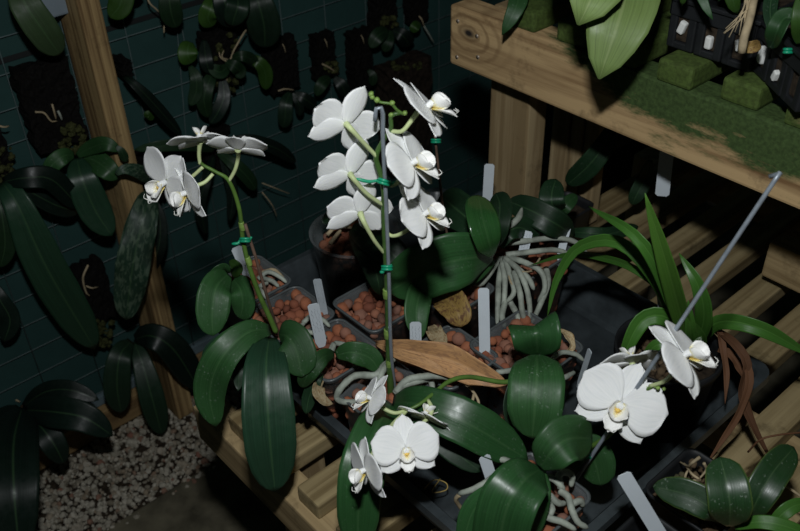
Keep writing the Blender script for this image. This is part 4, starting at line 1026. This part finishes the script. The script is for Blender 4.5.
wleaf(t3, [(168, -14, .04), (169, -4, .06), (171, 12, .06), (176, 28, .05)], 23, 'leaf_wall')
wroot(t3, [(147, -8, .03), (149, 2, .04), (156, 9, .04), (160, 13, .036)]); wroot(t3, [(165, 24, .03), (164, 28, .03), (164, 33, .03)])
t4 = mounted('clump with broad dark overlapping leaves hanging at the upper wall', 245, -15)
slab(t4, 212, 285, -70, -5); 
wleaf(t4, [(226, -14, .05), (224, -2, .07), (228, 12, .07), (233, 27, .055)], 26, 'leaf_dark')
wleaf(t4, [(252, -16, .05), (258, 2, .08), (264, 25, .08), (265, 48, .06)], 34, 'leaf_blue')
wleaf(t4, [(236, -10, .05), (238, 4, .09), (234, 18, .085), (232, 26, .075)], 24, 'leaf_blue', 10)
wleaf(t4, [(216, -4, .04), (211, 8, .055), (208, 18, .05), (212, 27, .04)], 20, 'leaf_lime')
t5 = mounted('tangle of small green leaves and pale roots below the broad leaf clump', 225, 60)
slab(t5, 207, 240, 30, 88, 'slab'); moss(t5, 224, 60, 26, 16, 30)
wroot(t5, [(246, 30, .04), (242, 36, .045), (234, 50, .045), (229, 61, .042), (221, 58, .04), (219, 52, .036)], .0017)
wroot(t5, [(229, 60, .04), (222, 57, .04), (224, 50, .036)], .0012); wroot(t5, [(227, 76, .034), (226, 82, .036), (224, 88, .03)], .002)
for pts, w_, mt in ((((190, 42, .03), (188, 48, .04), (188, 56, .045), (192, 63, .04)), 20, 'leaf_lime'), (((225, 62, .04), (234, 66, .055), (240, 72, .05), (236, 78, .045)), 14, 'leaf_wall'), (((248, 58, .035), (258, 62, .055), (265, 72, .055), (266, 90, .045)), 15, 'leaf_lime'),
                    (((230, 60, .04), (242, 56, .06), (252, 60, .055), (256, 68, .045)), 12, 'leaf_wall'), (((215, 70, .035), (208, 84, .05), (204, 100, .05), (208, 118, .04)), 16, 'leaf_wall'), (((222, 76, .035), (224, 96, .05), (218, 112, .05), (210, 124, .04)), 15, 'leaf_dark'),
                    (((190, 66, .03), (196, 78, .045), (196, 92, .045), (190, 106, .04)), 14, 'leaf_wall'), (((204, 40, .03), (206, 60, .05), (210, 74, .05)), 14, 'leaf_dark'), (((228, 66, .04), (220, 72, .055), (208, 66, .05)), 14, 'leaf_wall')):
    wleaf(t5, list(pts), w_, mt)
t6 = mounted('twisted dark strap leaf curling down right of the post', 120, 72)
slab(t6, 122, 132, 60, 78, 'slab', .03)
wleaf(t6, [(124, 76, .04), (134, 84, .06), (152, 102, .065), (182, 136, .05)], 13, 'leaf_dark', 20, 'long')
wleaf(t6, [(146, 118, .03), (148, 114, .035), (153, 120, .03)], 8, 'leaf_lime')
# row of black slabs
for lab, uL, uR, vT, vB, ex in (
    ('black slab with striped hanging leaves, leftmost of the upper wall row', 271, 298, 40, 92, 'a'),
    ('black slab with a pale root knot, second in the upper wall row', 317, 336, 35, 77, 'b'),
    ('bare tall black slab just above the left tall spray flower', 353, 373, 31, 90, 'c'),
    ('black slab at the top edge with moss and small dark leaves', 375, 396, -20, 30, 'd'),
    ('narrow black slab at the top edge nearest the upper bench', 411, 428, -20, 23, 'e')):
    e = mounted(lab, (uL + uR) / 2, vB); slab(e, uL, uR, vT, vB)
    um = (uL + uR) / 2
    wroot(e, [(um - 2, vT + 4, .024), (um, vT + 8, .03), (um + 1, vT + 13, .026)], .001)
    if ex == 'a':
        wroot(e, [(278, 91, .025), (285, 89, .03), (294, 90, .03)]); wleaf(e, [(290, 92, .03), (286, 104, .045), (285, 118, .045), (283, 128, .035)], 15, 'leaf_blue'); wleaf(e, [(294, 93, .03), (305, 99, .045), (316, 107, .04)], 13, 'leaf_dark'); wleaf(e, [(292, 93, .03), (299, 104, .04), (300, 116, .035)], 9, 'leaf_dark')
    if ex == 'b':
        moss(e, 331, 68, 12, 6, 7); wroot(e, [(322, 64, .025), (330, 68, .032), (338, 74, .028)]); wleaf(e, [(330, 77, .03), (322, 84, .045), (316, 96, .04)], 12, 'leaf_wall'); wleaf(e, [(334, 77, .03), (342, 86, .045), (346, 96, .04)], 13, 'leaf_dark')
    if ex == 'c':
        wleaf(e, [(368, 70, .03), (373, 76, .04), (372, 86, .035)], 9, 'leaf_wall')
    if ex == 'd':
        moss(e, 388, 24, 14, 8, 7); wleaf(e, [(388, 30, .03), (378, 36, .045), (370, 48, .04)], 15, 'leaf_wall'); wleaf(e, [(392, 30, .03), (403, 36, .05), (410, 46, .04)], 16, 'leaf_dark'); wleaf(e, [(390, 30, .03), (388, 42, .045), (384, 52, .04)], 12, 'leaf_wall')
    if ex == 'e':
        wroot(e, [(419, 16, .025), (422, 20, .03), (424, 26, .026)]); wleaf(e, [(420, 23, .03), (415, 27, .04), (413, 33, .035)], 10, 'leaf_lime'); wroot(e, [(424, 26, .025), (430, 36, .03), (434, 43, .026)], .0018, 'root')
m7 = mounted('big square brown fern slab behind the tall central spray', 415, 110)
slab(m7, 390, 432, 63, 165, 'slab_brown', .04); moss(m7, 410, 66, 16, 18, 3, .04)
m8 = mounted('strap leaved plant in shade behind the left white spray', 215, 160)
slab(m8, 205, 232, 130, 170)
for pts, w_, mt in ((((215, 150, .04), (190, 145, .08), (160, 146, .08), (134, 150, .06)), 13, 'leaf_wall'), (((218, 152, .04), (235, 165, .07), (248, 178, .07), (256, 190, .06)), 15, 'leaf_wall'), (((220, 145, .04), (245, 140, .07), (275, 148, .07), (296, 162, .05)), 14, 'leaf_dark'),
                    (((214, 155, .04), (206, 180, .07), (200, 205, .07), (206, 235, .06)), 13, 'leaf_dark'), (((220, 150, .04), (232, 190, .06), (230, 222, .06)), 12, 'leaf_dark')):
    wleaf(m8, list(pts), w_, mt, 15, 'long')
wroot(m8, [(262, 183, .03), (275, 188, .04), (290, 194, .03)], .0012); wroot(m8, [(262, 192, .03), (272, 205, .04), (277, 217, .03)], .0012)

# dark plant on the ground at the left
lc = H(14, 398, -.36)
Gd = root_empty('potted_orchid', (lc.x, lc.y, FLOOR), 'dark leaved orchid in a grey pot standing on the gravel at left', 'orchid')
square_pot(Gd, lc.x - .02, lc.y - .015, .055, FLOOR + .003, -.36, M['plaque'], .0, .8)
pellets(Gd, lc.x - .02, lc.y - .015, .05, FLOOR + .05, -.375, False, .006, 1, .007, 'bark', 'bark_chips')
roots(Gd, [hh((0, 372, -.36), (8, 382, -.355), (18, 398, -.355)), hh((-4, 392, -.36), (8, 396, -.352), (20, 402, -.355)), hh((4, 388, -.36), (12, 376, -.35), (20, 384, -.355))], .0022, 'root_tan')
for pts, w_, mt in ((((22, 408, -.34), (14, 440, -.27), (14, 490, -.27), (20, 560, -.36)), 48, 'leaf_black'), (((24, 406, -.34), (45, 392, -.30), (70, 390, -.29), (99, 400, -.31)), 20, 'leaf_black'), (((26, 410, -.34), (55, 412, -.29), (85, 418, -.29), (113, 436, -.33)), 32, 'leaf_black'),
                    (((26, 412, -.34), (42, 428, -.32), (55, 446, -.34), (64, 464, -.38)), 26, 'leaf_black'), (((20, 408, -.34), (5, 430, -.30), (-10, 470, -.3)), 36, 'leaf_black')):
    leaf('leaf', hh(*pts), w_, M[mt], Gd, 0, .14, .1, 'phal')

# ------------------------------------------------------------------ camera, flash, faint room light
cam_d = bpy.data.cameras.new('camera'); cam = bpy.data.objects.new('camera', cam_d); COL.objects.link(cam)
mw = Matrix((( R0.x, -D0.x, -F0.x, CAM.x), (R0.y, -D0.y, -F0.y, CAM.y), (R0.z, -D0.z, -F0.z, CAM.z), (0, 0, 0, 1)))
cam.matrix_world = mw
cam_d.sensor_fit = 'HORIZONTAL'; cam_d.sensor_width = 22.2; cam_d.lens = FP / 800 * 22.2; cam_d.clip_start = .02
cam_d.dof.use_dof = True; cam_d.dof.focus_distance = .86; cam_d.dof.aperture_fstop = 7.1
sc.camera = cam
fd = bpy.data.lights.new('camera_flash', 'AREA'); fd.shape = 'RECTANGLE'; fd.size = .05; fd.size_y = .025; fd.energy = 5.3; fd.color = (.95, .98, 1.0)
fo = bpy.data.objects.new('camera_flash', fd); COL.objects.link(fo)
fpos = CAM - R0 * .005 - D0 * .20 - F0 * .03
tgt = Z(420, 235, 1.0); zf = (fpos - tgt).normalized(); xf = R0; yf = zf.cross(xf).normalized(); xf = yf.cross(zf)
fo.matrix_world = Matrix(((xf.x, yf.x, zf.x, fpos.x), (xf.y, yf.y, zf.y, fpos.y), (xf.z, yf.z, zf.z, fpos.z), (0, 0, 0, 1)))
wd = bpy.data.worlds.new('dim_greenhouse'); sc.world = wd; wd.use_nodes = True
bg = wd.node_tree.nodes['Background']; bg.inputs[0].default_value = (.55, .8, .9, 1); bg.inputs[1].default_value = .006
sc.view_settings.view_transform = 'Standard'; sc.view_settings.look = 'None'; sc.view_settings.gamma = 1.0; sc.view_settings.exposure = 0.0
sc.view_settings.use_curve_mapping = False
